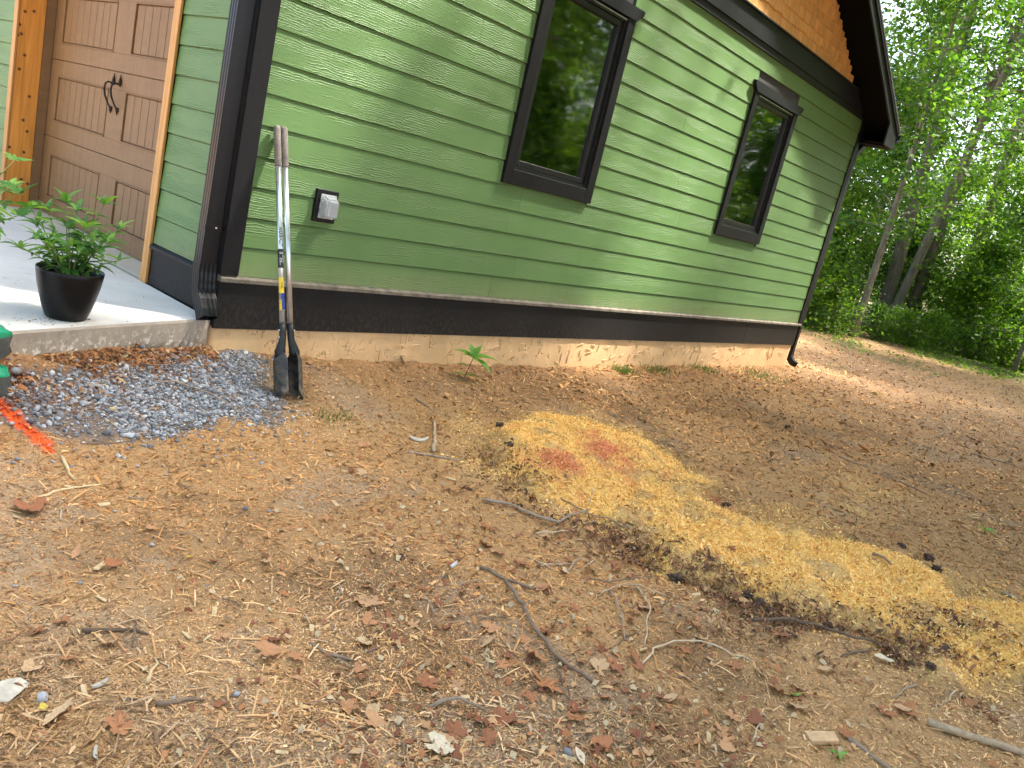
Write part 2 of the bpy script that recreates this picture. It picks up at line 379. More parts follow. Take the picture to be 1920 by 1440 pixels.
def box_me(name, x0, x1, y0, y1, z0, z1, bev=0.0):
    bm = bmesh.new(); bmesh.ops.create_cube(bm, size=1.0)
    for v in bm.verts:
        v.co = Vector((x0+(v.co.x+.5)*(x1-x0), y0+(v.co.y+.5)*(y1-y0), z0+(v.co.z+.5)*(z1-z0)))
    if bev: bmesh.ops.bevel(bm, geom=list(bm.edges), offset=bev, segments=1, affect='EDGES')
    me = bpy.data.meshes.new(name); bm.to_mesh(me); bm.free(); return me
def box(name, m, parent, x0, x1, y0, y1, z0, z1, bev=0.0):
    return link(name, box_me(name, x0, x1, y0, y1, z0, z1, bev), m, parent)
def prism_me(name, prof, axis, a0, a1):
    """closed profile (2D) swept from a0 to a1 along an axis; the profile gives the two other axes in order"""
    n = len(prof); V = []
    for a in (a0, a1):
        for p, q in prof:
            V.append((a, p, q) if axis == 'x' else (p, a, q) if axis == 'y' else (p, q, a))
    Fs = [tuple(range(n)), tuple(range(2*n-1, n-1, -1))] + [((i+1) % n, i, n+i, n+(i+1) % n) for i in range(n)]
    me = me_py(name, V, Fs)
    bm = bmesh.new(); bm.from_mesh(me); bmesh.ops.recalc_face_normals(bm, faces=bm.faces); bm.to_mesh(me); bm.free()
    return me
def tube_me(name, pts, radii, seg=8, cap=True, jitter=0.0, seed=0):
    pts = [Vector(p) for p in pts]; n = len(pts); rr = random.Random(seed)
    V, Fs = [], []; ref = Vector((0.13, 0.21, 0.97))
    for i, p in enumerate(pts):
        t = (pts[min(i+1, n-1)] - pts[max(i-1, 0)]).normalized()
        a = t.cross(ref)
        if a.length < 1e-3: a = t.cross(Vector((1, 0, 0)))
        a.normalize(); b = t.cross(a)
        for k in range(seg):
            w = 2*math.pi*k/seg; r = radii[i]*(1+jitter*(rr.random()-.5))
            V.append(p + a*(r*math.cos(w)) + b*(r*math.sin(w)))
    for i in range(n-1):
        for k in range(seg):
            Fs.append((i*seg+k, i*seg+(k+1) % seg, (i+1)*seg+(k+1) % seg, (i+1)*seg+k))
    if cap: Fs += [tuple(range(seg-1, -1, -1)), tuple((n-1)*seg+k for k in range(seg))]
    return me_py(name, V, Fs, True)
def lathe_me(name, prof, seg=40, center=(0, 0, 0)):
    V, Fs = [], []; n = len(prof)
    for k in range(seg):
        w = 2*math.pi*k/seg
        for r, z in prof: V.append((center[0]+r*math.cos(w), center[1]+r*math.sin(w), center[2]+z))
    for k in range(seg):
        for i in range(n-1):
            a, b = k*n+i, ((k+1) % seg)*n+i
            Fs.append((a, b, b+1, a+1))
    return me_py(name, V, Fs, True)
def smoothstep(a, b, x):
    t = np.clip((x-a)/(b-a), 0, 1); return t*t*(3-2*t)
_G = [np.random.default_rng(100+i).random((128, 128)) for i in range(12)]
def vn(x, y, s, seed=0):
    g = _G[seed % 12]; X = np.asarray(x)*s+13.7*seed; Y = np.asarray(y)*s+7.3*seed
    i, j = np.floor(X).astype(int), np.floor(Y).astype(int); fx, fy = X-i, Y-j
    fx, fy = fx*fx*(3-2*fx), fy*fy*(3-2*fy); i0, i1, j0, j1 = i % 128, (i+1) % 128, j % 128, (j+1) % 128
    return (g[i0, j0]*(1-fx)+g[i1, j0]*fx)*(1-fy) + (g[i0, j1]*(1-fx)+g[i1, j1]*fx)*fy
def fbm(x, y, s, seed=0, o=4):
    t, a, n = 0, 0.5, 0
    for k in range(o): t = t+a*vn(x, y, s*2**k, seed+k); n += a; a *= 0.5
    return t/n
def ray(px, py): return FX + (px-960)/F_PX*RX - (py-720)/F_PX*UX
def on_z(px, py, z=0.0):
    d = ray(px, py); return CAM + d*((z-CAM[2])/d[2])
def poly_sd(x, y, P):
    """signed distance (negative inside) to a polygon"""
    x, y = np.asarray(x, float), np.asarray(y, float); d = np.full(x.shape, 1e9); ins = np.zeros(x.shape, bool)
    for i in range(len(P)):
        (ax, ay), (bx, by) = P[i], P[(i+1) % len(P)]
        ex, ey = bx-ax, by-ay; t = np.clip(((x-ax)*ex+(y-ay)*ey)/(ex*ex+ey*ey+1e-12), 0, 1)
        d = np.minimum(d, np.hypot(x-ax-t*ex, y-ay-t*ey))
        if ay != by: ins ^= ((ay > y) != (by > y)) & (x < (bx-ax)*(y-ay)/(by-ay)+ax)
    return np.where(ins, -d, d)

# ------------------------------------------------------------------ the ground: height and colour
SAW = [tuple(on_z(*q)[:2]) for q in ((945, 800), (1000, 778), (1090, 790), (1180, 812), (1245, 848), (1290, 900), (1330, 955), (1400, 985), (1500, 1008), (1600, 1025), (1700, 1055), (1760, 1090), (1790, 1128), (1850, 1128), (1960, 1150), (1980, 1290), (1850, 1245), (1800, 1255), (1775, 1285), (1720, 1250), (1690, 1200), (1600, 1163), (1500, 1140), (1420, 1112), (1330, 1085), (1240, 1050), (1190, 995), (1120, 960), (1060, 940), (1000, 912), (955, 875), (935, 835))]
FRINGE = [tuple(on_z(*q)[:2]) for q in ((860, 800), (960, 770), (1100, 775), (1260, 840), (1350, 920), (1560, 985), (1600, 880), (1700, 930), (1500, 1000), (1780, 1060), (1960, 1120), (1960, 1330), (1780, 1300), (1560, 1180), (1300, 1090), (1130, 1000), (960, 940), (870, 870))]
GRAV = [tuple(on_z(px, py, z)[:2]) for px, py, z in ((-60, 770, .10), (60, 735, .13), (170, 700, .16), (300, 672, .18), (400, 660, .17), (470, 655, .15), (508, 690, .11), (512, 740, .06), (548, 778, .03), (510, 803, .03), (430, 805, .04), (380, 818, .04), (260, 832, .05), (150, 834, .06), (60, 835, .07), (-60, 800, .09))]
PAINT = [on_z(-60, 775, .08)[:2], on_z(0, 800, .07)[:2], on_z(45, 830, .05)[:2], on_z(88, 858, .04)[:2]]
def edge_y(x):        # front line of the house and of the slab
    return np.where(x > -0.02, 0.0, 0.312*x)
def H(x, y):
    x, y = np.asarray(x, float), np.asarray(y, float)
    hw = np.interp(x, [-3, -1.2, -.7, 0, 1.28, 3.16, 8.5, 12], [.27, .262, .245, .185, .105, .045, .005, 0])
    d = np.maximum(0, edge_y(x)-y)
    h = hw*np.exp(-(d/0.60)**1.35)
    r = np.hypot(x-CAM[0], y-CAM[1]); far = smoothstep(9, 22, r)
    h = h + 0.035*(fbm(x, y, 0.7, 1, 3)-.5)*(1-smoothstep(0.0, .25, 0.3-d)) + 0.042*(fbm(x, y, 4.5, 3, 3)-.5)*(1-far)
    h = h + 0.014*(vn(x, y, 17, 6)-.5) + 0.008*(vn(x, y, 37, 7)-.5) + far*0.25*(fbm(x, y, 0.12, 2, 3)-.5)
    near = (np.abs(x-1.5) < 4.5) & (y > -6) & (y < 0)
    s = np.full(x.shape, 1.0); s[near] = poly_sd(x[near], y[near], SAW) if near.any() else 1.0
    m = smoothstep(0.10, -0.16, s)
    h = h + m*(0.05+0.12*(fbm(x, y, 6, 4, 4)-.5)) - 0.03*np.exp(-((s-.1)/.07)**2)*vn(x, y, 3, 5)*1.5
    return h
def H1(x, y): return float(H(np.array([x]), np.array([y]))[0])
def gp(px, py):
    z = 0.03
    for _ in range(7):
        p = on_z(px, py, z); z = H1(p[0], p[1])
    p = on_z(px, py, z); return Vector((p[0], p[1], z))
def mixn(c, k, col): return c*(1-k[:, None]) + np.asarray(col)[None, :]*k[:, None]
RED = [(gp(1135, 845), 0.33, 0.20, 1.0), (gp(1052, 870), 0.22, 0.15, .95), (gp(990, 865), 0.14, 0.07, .55), (gp(1345, 938), 0.10, 0.05, .9), (gp(1375, 955), 0.06, 0.05, .8), (gp(960, 800), 0.10, 0.06, .45), (gp(1250, 890), .10, .06, .4), (gp(1180, 905), .09, .05, .4), (gp(1090, 935), .10, .05, .35)]
VDIR = np.array([FX[0], FX[1]])/np.hypot(FX[0], FX[1])
def masks(x, y):
    near = (np.abs(x-1.0) < 5) & (y > -6) & (y < 0.3)
    sd_, fr, gr = (np.full(x.shape, 5.0) for _ in range(3))
    if near.any():
        sd_[near] = poly_sd(x[near], y[near], SAW); fr[near] = poly_sd(x[near], y[near], FRINGE); gr[near] = poly_sd(x[near], y[near], GRAV)
    wob = 0.62*(fbm(x, y, 4.5, 5, 6)-.5)
    saw = smoothstep(0.09, -0.13, sd_+wob)*(1-.8*smoothstep(.57, .66, fbm(x, y, 6.0, 9, 5)))*(1-.6*smoothstep(.60, .68, fbm(x, y, 2.3, 1, 4))); fri = smoothstep(0.15, -0.15, fr+wob)
    gra = smoothstep(0.06, -0.06, gr+wob*.6)
    red = np.zeros(x.shape)
    for c, a, b, k in RED:
        dx, dy = x-c.x, y-c.y; al = dx*VDIR[0]+dy*VDIR[1]; ac = dx*VDIR[1]-dy*VDIR[0]
        q = np.sqrt((al/(a*1.4))**2+(ac/(b*1.2))**2)+1.3*(fbm(x, y, 12, 8, 4)-.5)
        red = np.maximum(red, k*smoothstep(1.05, 0.15, q))
    pd = np.full(x.shape, 5.0)
    for i in range(len(PAINT)-1):
        (ax, ay), (bx, by) = PAINT[i], PAINT[i+1]; ex, ey = bx-ax, by-ay
        t = np.clip(((x-ax)*ex+(y-ay)*ey)/(ex*ex+ey*ey), 0, 1); pd = np.minimum(pd, np.hypot(x-ax-t*ex, y-ay-t*ey))
    paint = smoothstep(0.042, 0.018, pd+0.04*(fbm(x, y, 30, 9, 2)-.5))
    ndl = smoothstep(-0.05, 0.3, 0.35-np.abs(edge_y(x)-y-0.25)) * (x < -0.15)
    return saw, fri, gra, red, paint, ndl
def ground_color(x, y):
    x, y = np.asarray(x, float), np.asarray(y, float)
    c = np.tile(np.array([[0.54, 0.325, 0.145]]), (len(x), 1))
    c = mixn(c, 0.75*smoothstep(.52, .70, fbm(x, y, 1.3, 1, 4)), (0.25, 0.150, 0.074))
    c = mixn(c, 0.6*smoothstep(.55, .70, fbm(x, y, 1.9, 4, 4)), (0.44, 0.325, 0.21))
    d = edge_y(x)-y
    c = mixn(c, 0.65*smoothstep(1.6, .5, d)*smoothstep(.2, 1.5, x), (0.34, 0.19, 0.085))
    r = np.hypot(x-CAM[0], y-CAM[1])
    c = mixn(c, 0.6*smoothstep(6, 12, r), (0.44, 0.27, 0.135))
    gg = smoothstep(.50, .66, fbm(x, y, .8, 6, 4))*smoothstep(11, 17, x+1.0*y*0)
    c = mixn(c, 0.7*gg, (0.10, 0.13, 0.045))
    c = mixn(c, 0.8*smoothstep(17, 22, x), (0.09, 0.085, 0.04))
    lit = smoothstep(0.28, .4, fbm(x, y, .9, 8, 3))
    saw, fri, gra, red, paint, ndl = masks(x, y)
    sd2 = np.full(x.shape, 5.0); nr = (np.abs(x-1.0) < 5) & (y > -6) & (y < 0.3)
    if nr.any(): sd2[nr] = poly_sd(x[nr], y[nr], SAW)
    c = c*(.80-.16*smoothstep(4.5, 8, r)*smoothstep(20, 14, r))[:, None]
    edge = smoothstep(.30, .05, sd2)*smoothstep(-.12, .02, sd2)*smoothstep(.40, .55, fbm(x, y, 2.2, 2, 3))
    c = mixn(c, .8*edge, (0.12, 0.07, 0.038))
    c = mixn(c, .75*ndl*lit, (0.25, 0.11, 0.045))
    c = mixn(c, .8*gra, (0.13, 0.115, 0.105))
    c = mixn(c, .55*fri, (0.62, 0.40, 0.155))
    c = mixn(c, saw, (0.90, 0.56, 0.165))
    c = mixn(c, .75*red*np.maximum(.4, saw), (0.62, 0.15, 0.095))
    c = mixn(c, paint, (0.80, 0.11, 0.02))
    return c

def axis_pts(lo, hi, step, growth, far_lo, far_hi):
    a = list(np.arange(lo, hi+1e-6, step)); s = step; v = hi
    while v < far_hi: s *= growth; v += s; a.append(v)
    s, v = step, lo; b = []
    while v > far_lo: s *= growth; v -= s; b.append(v)
    return np.array(b[::-1]+a)
gx = axis_pts(-2.4, 4.2, 0.018, 1.06, -300, 500); gy = axis_pts(-4.7, 0.06, 0.018, 1.07, -400, 400)
GX, GY = np.meshgrid(gx, gy, indexing='ij'); fx_, fy_ = GX.ravel(), GY.ravel()
gz = H(fx_, fy_)
inside = (fx_ > 0.06) & (fx_ < 8.9) & (fy_ > 0.12)
gz = np.where((fy_ > edge_y(fx_)+0.1) & (fx_ <= 0.1) & (fx_ > -6), np.minimum(gz, 0.18), gz)
nx, ny = len(gx), len(gy)
ii, jj = np.meshgrid(np.arange(nx-1), np.arange(ny-1), indexing='ij'); q0 = (ii*ny+jj).ravel()
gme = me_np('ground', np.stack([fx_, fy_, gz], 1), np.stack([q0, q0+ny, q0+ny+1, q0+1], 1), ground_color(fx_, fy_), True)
tag(link('ground', gme, M['ground']), kind='structure')

# ------------------------------------------------------------------ the concrete slab in front of the garage door
def slab():
    E = [(-0.035, -0.002), (-1.25, -0.385), (-4.0, -1.25), (-6.0, 6.5), (-0.012, 6.5)]
    z0, z1 = -0.05, 0.375
    bm = bmesh.new()
    # front face subdivided so its edge is slightly ragged
    rr = random.Random(3); front = []
    for (ax, ay), (bx, by) in (((E[0]), (E[1])), ((E[1]), (E[2]))):
        n = 60
        for i in range(n): front.append((ax+(bx-ax)*i/n, ay+(by-ay)*i/n))
    front.append(E[2]); ring = front+E[3:]
    rows = []
    for k, z in enumerate((z1, z1-0.012, z1-0.06, z1-0.12, z1-0.17, z0)):
        row = []
        for i, (x, y) in enumerate(ring):
            o = 0.0
            if i < len(front):
                o = (0.010 if k == 0 else 0.0) + (rr.random()-.5)*(0.004 if k < 2 else 0.012) + (rr.random()*0.03 if k == 4 else 0)
            row.append(bm.verts.new((x+o*-0.30, y+o*0.95, z)))
        rows.append(row)
    n = len(ring)
    for a, b in zip(rows, rows[1:]):
        for i in range(n):
            f = bm.faces.new((a[i], a[(i+1) % n], b[(i+1) % n], b[i])); f.material_index = 1
    bm.faces.new(rows[0]); bm.faces.new(rows[-1][::-1])
    bmesh.ops.recalc_face_normals(bm, faces=bm.faces)
    me = bpy.data.meshes.new('concrete_slab'); bm.to_mesh(me); bm.free()
    me.materials.append(M['concrete']); me.materials.append(M['concrete_edge'])
    return tag(link('concrete_slab', me), kind='structure')
SLAB_Z = 0.375
slab()

# ------------------------------------------------------------------ the garage
ZS, EXPO = 0.65, 0.178            # bottom of the siding, siding exposure
XW, YW = 9.05, 8.0                # length of the gable side and depth of the building
WIN = [(2.165, 3.335, 1.555, 3.08), (5.73, 6.89, 1.57, 3.10)]
DOOR_Y0, DOOR_Y1 = 0.91, 3.65
def soff(x): return 4.432-0.5*(x-7.048) if x > XW/2 else 4.432-0.5*((XW-x)-7.048)
house = tag(empty('garage', (0, 0, 0)), 'green lap sided garage with black trim, cedar gable and brown wood-grain door', 'garage')

# side wall (gable side, Y = 0) : sheathing with window openings, one plank object per length of board
sheath = bpy.data.meshes.new('side_wall')
bm = bmesh.new()
def bm_box(bm, x0, x1, y0, y1, z0, z1):
    r = bmesh.ops.create_cube(bm, size=1.0)['verts']
    for v in r: v.co = Vector((x0+(v.co.x+.5)*(x1-x0), y0+(v.co.y+.5)*(y1-y0), z0+(v.co.z+.5)*(z1-z0)))
xs = [0.0, WIN[0][0]+.03, WIN[0][1]-.03, WIN[1][0]+.03, WIN[1][1]-.03, XW]
for k, (a, b) in enumerate(zip(xs, xs[1:])):
    if k % 2 == 0: bm_box(bm, a, b, 0.0, 0.14, 0.30, 3.5)
    else:
        w = WIN[k//2]; bm_box(bm, a, b, 0.0, 0.14, 0.30, w[2]+.03); bm_box(bm, a, b, 0.0, 0.14, w[3]-.03, 3.5)
bm.to_mesh(sheath); bm.free()
side_wall = link('side_wall', sheath, M['room'], house)
PROF = [(-0.0205, 0.0), (-0.0125, 0.1690), (-0.0036, 0.1700), (-0.0036, 0.200), (-0.0008, 0.200), (-0.0046, 0.0)]
rs = random.Random(11)
def plank_x(x0, x1, z):
    top = min(0.200, 3.5-z); pr = [(-0.0205, 0.0), (-0.0125, 0.1690), (-0.0036, 0.1700), (-0.0036, max(top, .172)), (-0.0008, max(top, .172)), (-0.0046, 0.0)]
    return link('siding_plank', prism_me('siding_plank', [(p+0.0, z+q) for p, q in pr], 'x', x0, x1), M['siding_x'], side_wall)
for k in range(16):
    z = ZS+k*EXPO
    spans = [(0.083, XW-0.092)]
    for w in WIN:
        hd = 0.0
        if z+0.02 < w[3]+0.10 and z+EXPO-.01 > w[2]:
            hd = 0.0
            new = []
            for a, b in spans:
                if b <= w[0] or a >= w[1]: new.append((a, b))
                else: new += [(a, w[0]+.02), (w[1]-.02, b)]
            spans = new
    for a, b in spans:
        j = a+rs.uniform(1.2, 3.5)
        cuts = [a]
        while j < b-0.5: cuts.append(j); j += 3.66
        cuts.append(b)
        for c, d in zip(cuts, cuts[1:]):
            plank_x(c+(0.0012 if c != a else 0), d-(0.0012 if d != b else 0), z)
# front wall (X = 0)
fw_me = bpy.data.meshes.new('front_wall'); bm = bmesh.new()
bm_box(bm, 0.0, 0.14, 0.142, DOOR_Y0+0.02, 0.376, 3.5); bm_box(bm, 0.0, 0.14, DOOR_Y1+0.02, YW-.15, 0.376, 3.5)
bm_box(bm, 0.0, 0.14, DOOR_Y0+0.02, DOOR_Y1+0.02, 2.97, 3.5)
bm.to_mesh(fw_me); bm.free()
front_wall = link('front_wall', fw_me, M['room'], house)
def plank_y(y0, y1, z):
    return link('siding_plank', prism_me('siding_plank', [(p, z+q) for p, q in PROF], 'y', y0, y1), M['siding_y'], front_wall)
for k in range(15):
    z = ZS+k*EXPO
    plank_y(0.09, 0.852, z)
    c = DOOR_Y1+.035+(1.7 if k % 2 else 3.1); plank_y(DOOR_Y1+.035, c-.0012, z); plank_y(c+.0012, YW, z)
# other outer walls, closed so that the room stays dark
box('rear_wall', M['room'], house, 0.0, XW, YW-.14, YW, 0.0, 3.6)
box('end_wall', M['siding_y'], house, XW-.14, XW, 0.145, YW-.145, 0.0, 3.45)
box('floor', M['room'], house, 0.16, XW-.16, 0.16, YW-.16, 0.28, 0.36)
# skirt, cap, foundation
for sa, sb in ((-0.022, 3.658), (3.6605, 7.318), (7.3205, XW-.02)):
    box('skirt_board', M['skirt'], house, sa, sb, -0.024+.001*(sa > 3 and sa < 5), -0.001, 0.322, 0.615, 0.002)
cap_x = link('skirt_cap', prism_me('skirt_cap', [(-0.046, 0.612), (-0.046, 0.634), (-0.012, 0.650), (0.0, 0.650), (0.0, 0.612)], 'x', -0.030, XW+.015), M['cap'], house)
box('skirt_board', M['skirt'], house, -0.022, -0.001, 0.001, 0.850, 0.379, 0.615, 0.002)
link('skirt_cap', prism_me('skirt_cap', [(-0.042, 0.613), (-0.042, 0.633), (-0.012, 0.649), (0.0, 0.649), (0.0, 0.613)], 'y', 0.004, 0.851), M['black'], house)
box('skirt_board', M['skirt'], house, -0.022, -0.001, DOOR_Y1+.035, YW, 0.379, 0.615, 0.002)
link('skirt_cap', prism_me('skirt_cap', [(-0.042, 0.613), (-0.042, 0.633), (-0.012, 0.649), (0.0, 0.649), (0.0, 0.613)], 'y', DOOR_Y1+.036, YW), M['black'], house)
# foundation with hand trowelled unevenness
V, Fs = [], []; fxs = np.linspace(-0.015, XW-.03, 260); fzs = np.linspace(-0.12, 0.323, 16)
for i, x in enumerate(fxs):
    for j, z in enumerate(fzs):
        V.append((x, -0.004-0.012*(fbm(np.array([x]), np.array([z*1.4]), 3.0, 2, 4)[0]-.5), z))
for i in range(len(fxs)-1):
    for j in range(len(fzs)-1):
        a = i*len(fzs)+j; Fs.append((a, a+len(fzs), a+len(fzs)+1, a+1))
fnd = link('foundation', me_py('foundation', V, Fs, True), M['stucco'], house)
mod = fnd.modifiers.new('thick', 'SOLIDIFY'); mod.thickness = 0.18; mod.offset = -1
# ridges and nicks left by the trowel, each a small raised curl
rt = random.Random(5)
Vr, Fr = [], []
for _ in range(150):
    x = rt.uniform(0.05, 8.8); z = rt.uniform(0.06+0.10*math.exp(-x), 0.31); a = rt.choice((0, 1))
    ln = rt.uniform(0.03, 0.11); ang = rt.uniform(-.4, .4)+(math.pi/2 if a else 0); curv = rt.uniform(-6, 6)
    pts = []
    for s in range(6):
        pts.append((x, z)); x += math.cos(ang)*ln/5; z += math.sin(ang)*ln/5; ang += curv*ln/5
    for s, (px, pz) in enumerate(pts):
        w = 0.004*math.sin(math.pi*(s+.4)/6)+.0008; b0 = len(Vr)
        ca, sa = math.cos(ang), math.sin(ang)
        Vr += [(px-sa*w, -0.008, min(pz+ca*w, .32)), (px, -0.0155, min(pz, .32)), (px+sa*w, -0.008, min(pz-ca*w, .32))]
        if s: Fr += [(b0-3, b0-2, b0+1, b0), (b0-2, b0-1, b0+2, b0+1)]
rd = link('trowel_ridges', me_py('trowel_ridges', Vr, Fr, True), M['stucco'], fnd); rd['kind'] = 'stuff'
# corner boards
box('corner_board', M['black'], house, -0.0345, 0.083, -0.0345, -0.001, 0.651, 3.488, 0.002)
box('corner_board', M['black'], house, -0.0345, -0.001, 0.0, 0.089, 0.651, 3.43, 0.002)
box('corner_board', M['black'], house, XW-.092, XW+.0285, -0.0345, -0.001, 0.651, 3.488, 0.002)
box('corner_board', M['black'], house, XW+.001, XW+.0285, 0.0, 0.09, 0.3, 3.40, 0.002)
# belt board under the gable: lower strip and wide upper board with a drip edge
box('belt_strip', M['belt'], house, -0.02, XW+.02, -0.036, -0.001, 3.489, 3.556, 0.002)
belt = box('belt_board', M['belt'], house, -0.03, XW+.03, -0.052, -0.001, 3.5575, 3.757, 0.002)
box('drip_edge', M['belt'], belt, -0.04, XW+.04, -0.075, -0.001, 3.758, 3.775, 0.002)
# gable wall with cedar shingles
zr = soff(XW/2+1e-6)
gable = link('gable', prism_me('gable', [(0.0, 3.45), (XW, 3.45), (XW/2, zr)], 'y', 0.0, 0.14), M['room'], house)
bmg = bmesh.new(); bmg.from_mesh(gable.data); bmg.free()
row_h = 0.1105; rg = random.Random(21); shingle_n = 0
for r in range(7):
    z = 3.772+r*row_h; x = 3.6+rg.uniform(0, .1)+r*0.25
    while shingle_n < 300:
        w = rg.uniform(0.06, 0.14); xm = x+w
        if soff(xm) < z+0.05 or xm > 8.4: break
        top = min(0.30, soff(xm)-z-0.002); dz = rg.uniform(-0.012, 0.012) if r else 0.004
        th = 0.022; t2 = max(0.003, 0.02-0.0*top)
        yb, yt = -0.046+rg.uniform(-.003, .003), -0.046+0.040*top/0.30
        V = [(x+.0015, yb, z+dz+.010), (xm-.0015, yb, z+dz+.010), (xm-.0015, yb+th, z+dz), (x+.0015, yb+th, z+dz),
             (x+.0015, yt-.004, z+top), (xm-.0015, yt-.004, z+top), (xm-.0015, yt+.002, z+top), (x+.0015, yt+.002, z+top)]
        link('shingle', me_py('shingle', V, [(0, 1, 5, 4), (1, 2, 6, 5), (2, 3, 7, 6), (3, 0, 4, 7), (3, 2, 1, 0), (4, 5, 6, 7)]), M['shingle'], gable)
        shingle_n += 1; x = xm
# the rest of the gable face, outside the picture, in one piece
link('shingle_field', prism_me('shingle_field', [(0.3, 3.776), (3.55, 3.776), (3.9, 4.55), (5.1, 4.55), (XW/2, zr-.1)], 'y', -0.02, -0.001), M['shingle'], gable)
# roof: two slopes with overhang, rake boards, soffit, gutter
RK = 0.385
def roof_slab(sgn):
    pr = []
    X = lambda d: XW/2+sgn*d
    half = XW/2+0.28
    top = lambda d: zr+0.18-0.5*d
    return [(X(0), top(0)), (X(half), top(half)), (X(half), top(half)-0.03), (X(0), top(0)-0.03)], top, half, X
roof = None
for sgn in (1, -1):
    pr, top, half, X = roof_slab(sgn)
    o = link('roof', prism_me('roof', pr, 'y', -RK-0.045, YW+.4), M['roofing'], house); roof = roof or o
    # soffit under the rake, fascia rake board, soffit under the eave
    so = lambda d: zr-0.5*d
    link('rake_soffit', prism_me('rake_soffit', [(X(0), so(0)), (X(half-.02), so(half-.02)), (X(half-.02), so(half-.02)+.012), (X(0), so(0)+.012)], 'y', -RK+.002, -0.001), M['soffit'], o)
    e = half-0.015
    link('rake_board', prism_me('rake_board', [(X(0), so(0)-.012), (X(e-.42), so(e-.42)-.012), (X(e-.40), so(e)-.075), (X(e), so(e)-.075), (X(e), top(e)-.031), (X(0), top(0)-.031)], 'y', -RK-.022, -RK), M['belt'], o)
    link('rake_trim', prism_me('rake_trim', [(X(0), top(0)-.075), (X(e+.005), top(e)-.075), (X(e+.005), top(e)-.030), (X(0), top(0)-.030)], 'y', -RK-.040, -RK-.0225), M['belt'], o)
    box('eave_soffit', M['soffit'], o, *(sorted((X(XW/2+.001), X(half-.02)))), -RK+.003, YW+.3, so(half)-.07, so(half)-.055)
    box('eave_fascia', M['belt'], o, *(sorted((X(half-.02), X(half-.002)))), -RK+.001, YW+.3, so(half)-.072, top(half)-.031)
    gx0 = half+.0
    gut = [(X(gx0), 3.43), (X(gx0), 3.33), (X(gx0+.07), 3.33), (X(gx0+.105), 3.375), (X(gx0+.105), 3.435), (X(gx0+.098), 3.435), (X(gx0+.098), 3.38), (X(gx0+.066), 3.338), (X(gx0+.006), 3.338), (X(gx0+.006), 3.43)]
    link('gutter', prism_me('gutter', gut, 'y', -RK-.03, YW+.3), M['black_smooth'], o)

# windows
for (x0, x1, z0, z1) in WIN:
    fr = bpy.data.meshes.new('window'); bm = bmesh.new()
    c, bt = 0.098, 0.115
    a, b, zz0, zz1 = x0+c, x1-c, z0+bt, z1-0.012
    def frame(bm, a, b, z0, z1, w, y0, y1):
        bm_box(bm, a, a+w, y0, y1, z0, z1); bm_box(bm, b-w, b, y0, y1, z0, z1)
        bm_box(bm, a+w, b-w, y0, y1, z0, z0+w); bm_box(bm, a+w, b-w, y0, y1, z1-w, z1)
    frame(bm, a, b, zz0, zz1, 0.028, -0.026, 0.08)
    bm.to_mesh(fr); bm.free()
    win = link('window', fr, M['sash'], house)
    sash = bpy.data.meshes.new('sash'); bm = bmesh.new(); frame(bm, a+.030, b-.030, zz0+.030, zz1-.030, 0.045, -0.010, 0.05)
    bmesh.ops.bevel(bm, geom=list(bm.edges), offset=0.003, segments=1, affect='EDGES'); bm.to_mesh(sash); bm.free()
    link('sash', sash, M['sash'], win)
    box('pane', M['glass'], win, a+.072, b-.072, 0.018, 0.024, zz0+.072, zz1-.072)
    box('casing_board', M['black'], win, x0, a-.001, -0.048, -0.001, z0, z1-.001, 0.002)
    box('casing_board', M['black'], win, b+.001, x1, -0.048, -0.001, z0, z1-.001, 0.002)
    box('sill_board', M['black'], win, a, b, -0.047, -0.001, z0, zz0-.001, 0.002)
    hd = [(x0, z1), (x1, z1), (x1+.012, z1+.012), (x1+.075, z1+.062), (x1+.082, z1+.098), (x0-.082, z1+.098), (x0-.075, z1+.062), (x0-.012, z1+.012)]
    link('window_head', prism_me('window_head', hd, 'y', -0.060, -0.001), M['belt'], win)
    box('flashing', M['bright'], win, a+.01, b-.01, -0.034, -0.027, zz1-.010, zz1-.002)

# garage door, recessed
DX = 0.255
door = link('garage_door', box_me('garage_door', DX+.02, DX+.05, DOOR_Y0, DOOR_Y1+.02, 0.383, 2.96), M['door'], house)
def door_section(z0, z1, plain=False):
    bm = bmesh.new()
    def fb(y0, y1, za, zb, x0, x1): bm_box(bm, x0, x1, y0, y1, za, zb)
    p0, p1 = z0+0.130, z0+0.505
    if z0 < .5: p0, p1 = 0.528, 0.893
    A, B = (2.434, 3.44), (1.125, 2.132)
    xf, xb = DX, DX+.0195
    fb(DOOR_Y0, DOOR_Y1, z0, p0, xf, xb); fb(DOOR_Y0, DOOR_Y1, p1, z1, xf, xb)
    for a, b in ((DOOR_Y0, B[0]), (B[1], A[0]), (A[1], DOOR_Y1)): fb(a, b, p0, p1, xf, xb)
    for a, b in (A, B):
        # raised moulding, then beaded boards in the field
        m_ = 0.022
        for (ya, yb, za, zb) in ((a, b, p0, p0+m_*.5), (a, b, p1-m_*.5, p1), (a, a+m_*.5, p0+m_*.5, p1-m_*.5), (b-m_*.5, b, p0+m_*.5, p1-m_*.5)):
            fb(ya, yb, za, zb, xf-.006, xb)
        n = 8; w = (b-a-2*m_)/n
        for i in range(n):
            fb(a+m_+i*w+.003, a+m_+(i+1)*w-.003, p0+m_*.8, p1-m_*.8, xf+.005, xb)
    bmesh.ops.bevel(bm, geom=list(bm.edges), offset=0.0022, segments=1, affect='EDGES')
    me = bpy.data.meshes.new('door_section'); bm.to_mesh(me); bm.free()
    return link('door_section', me, M['door'], door)
for z0, z1 in ((0.386, 1.038), (1.043, 1.675), (1.680, 2.315), (2.320, 2.955)): door_section(z0, z1)
